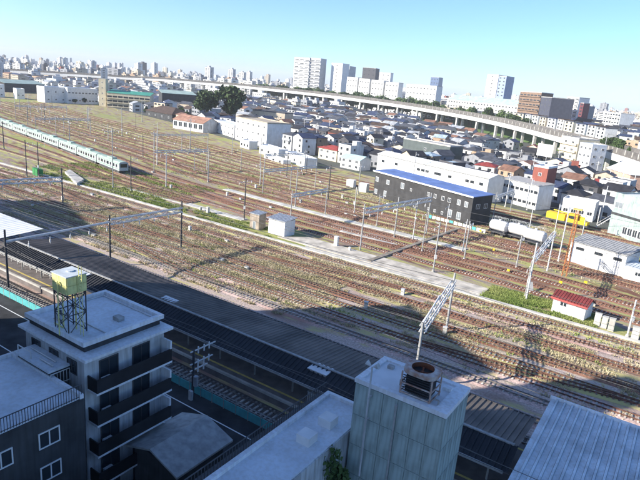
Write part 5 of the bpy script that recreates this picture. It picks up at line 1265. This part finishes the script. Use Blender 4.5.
# ------------------------------------------------------------------ unseen tall blocks, added and shaped to cast the shade on the station
def shade_block(corner, e1, L1, L2, H, label):
    e1 = np.array(e1)/np.hypot(*e1); e2 = np.array([e1[1], -e1[0]])      # e1 along the right end, e2 pointing left
    o = np.array(corner)+e1*L1+e2*L2; rz = math.atan2(-e2[1], -e2[0])
    t = thing('shade_building', label, 'building', (o[0], o[1], 0), rz)
    MB().box(0, L2, 0, L1, 0, H).build('wall', 'wall_pale', t); flat_roof(L2, L1, H).build('roof', ['concrete', 'concrete'], t)
    for k in range(int(H/3)): MB().box(.3, L2-.3, -1.2, 0, k*3+.1, k*3+1.2).build('balcony', 'wall_pale', t)
shade_block((-66, 66), (.38, -.925), 24, 9, 40, 'tall unseen building left of the station, added for its shadow')
shade_block((-151, 119), (.60, -.80), 34, 42, 40, 'wide unseen building farther left along the station, added for its shadow')
def edge_at(w_): k = (55.1-w_)/.958; return (-58+.56*k, 40-.83*k)
for w0, w1, H, lab in ((60.0, 55.2, 37, 'unseen block left of the station forecourt, added for its shade'), (55.2, 49.5, 50, 'slim tall unseen block left of the station forecourt, added for its shade'), (49.5, 43.7, 34.2, 'slim lower unseen block left of the viewpoint, added to shape the shade'), (43.7, 3.0, 50, 'long tall unseen block left of the viewpoint, added for its shade')):
    shade_block(edge_at(w0), (.56, -.83), (w0-w1)/.958-.05, 25 if w0 < 50 else 6, H, lab)
# ------------------------------------------------------------------ weeds
def vnoise(x, y, cell, seed):
    r = np.random.default_rng(seed); N = 256; tb = r.random((N, N)); u = x/cell; v = y/cell; i = np.floor(u).astype(int); j = np.floor(v).astype(int); a_ = u-i; b_ = v-j
    a_ = a_*a_*(3-2*a_); b_ = b_*b_*(3-2*b_); g = lambda p, q: tb[p % N, q % N]
    return (g(i, j)*(1-a_)+g(i+1, j)*a_)*(1-b_)+(g(i, j+1)*(1-a_)+g(i+1, j+1)*a_)*b_
def weeds(name, xy, hmin, hmax, mat, label):
    n = len(xy); K = 5; c = np.repeat(xy, K, 0); m = n*K
    a_ = rng.random(m)*6.283; rr = rng.random(m)*.35; h = rng.uniform(hmin, hmax, m); wd = rng.uniform(.05, .13, m)
    bx_ = c[:, 0]+np.cos(a_)*rr; by_ = c[:, 1]+np.sin(a_)*rr; t_ = rng.random(m)*6.283
    co = np.zeros((m, 3, 3)); co[:, 0] = np.c_[bx_-np.sin(t_)*wd, by_+np.cos(t_)*wd, np.zeros(m)]; co[:, 1] = np.c_[bx_+np.sin(t_)*wd, by_-np.cos(t_)*wd, np.zeros(m)]
    co[:, 2] = np.c_[bx_+np.cos(a_)*h*.5, by_+np.sin(a_)*h*.5, h]
    stuff(big_mesh(name, co.reshape(-1, 3), np.arange(m*3).reshape(-1, 3), mat), label, 'weeds')
def so_pts(n, s0, s1, o0, o1, cell, thr, seed):
    s = rng.uniform(s0, s1, n); o = rng.uniform(o0, o1, n); k = (vnoise(s+500, o*3+500, cell, seed)*.6+vnoise(s+300, o*3+900, cell/3, seed+1)*.4) > thr
    s, o = s[k], o[k]; return Y0+np.outer(s, YU)+np.outer(o, YN)
def up_pts(n, o0, o1, x0, x1, cell, thr, seed):
    i = rng.integers(0, len(W1), n); o = rng.uniform(o0, o1, n); p = W1[i]+N1[i]*o[:, None]+T1[i]*rng.uniform(-2, 2, n)[:, None]
    k = (p[:, 0] > x0) & (p[:, 0] < x1) & ((vnoise(p[:, 0]+900, p[:, 1]+900, cell, seed)*.6+vnoise(p[:, 0]+300, p[:, 1]+100, cell/3, seed+1)*.4) > thr)
    return p[k]
dry = np.concatenate([so_pts(52000, -125, 75, 1.0, 29, 5, .50, 1), so_pts(34000, -70, 15, 5, 33, 6, .40, 5), up_pts(40000, 18, 78, -230, 100, 7, .52, 3), up_pts(40000, 20, 79, -300, -20, 12, .42, 31), so_pts(6000, -40, 75, 1.0, 2.0, 6, .4, 9), up_pts(9000, 43, 54, -30, 60, 10, .35, 13)])
grn = np.concatenate([so_pts(7000, -62, -13, -7.0, -.8, 6, .52, 11), so_pts(5000, 36, 56, -9, -.8, 6, .42, 12), so_pts(9000, -125, 75, 1, 30, 9, .66, 15), up_pts(26000, 18, 78, -300, 100, 9, .58, 17), up_pts(9000, 40, 54, 20, 95, 8, .45, 19), so_pts(9000, -125, -60, -30, -1, 9, .45, 21)])
weeds('dry_weeds', dry, .12, .38, 'weed_dry', 'dry yellow weeds scattered between the tracks')
weeds('green_weeds', grn, .15, .55, 'weed_green', 'green weeds and grass along the troughs and sidings')

# ------------------------------------------------------------------ haze
hz = MB().box(-6000, 6000, -250, 9000, -1.5, 150).build('haze', M('haze_empty', (1, 1, 1)))
m = bpy.data.materials.new('haze_air'); m.use_nodes = True; hz.data.materials.clear(); hz.data.materials.append(m)
n = m.node_tree.nodes; n.clear(); vo = n.new('ShaderNodeVolumePrincipled'); ou = n.new('ShaderNodeOutputMaterial')
vo.inputs['Color'].default_value = (.97, .985, 1, 1); vo.inputs['Density'].default_value = 0.00011; vo.inputs['Anisotropy'].default_value = 0.0
m.node_tree.links.new(vo.outputs[0], ou.inputs['Volume'])
stuff(hz, 'thin morning haze over the whole town', 'haze')
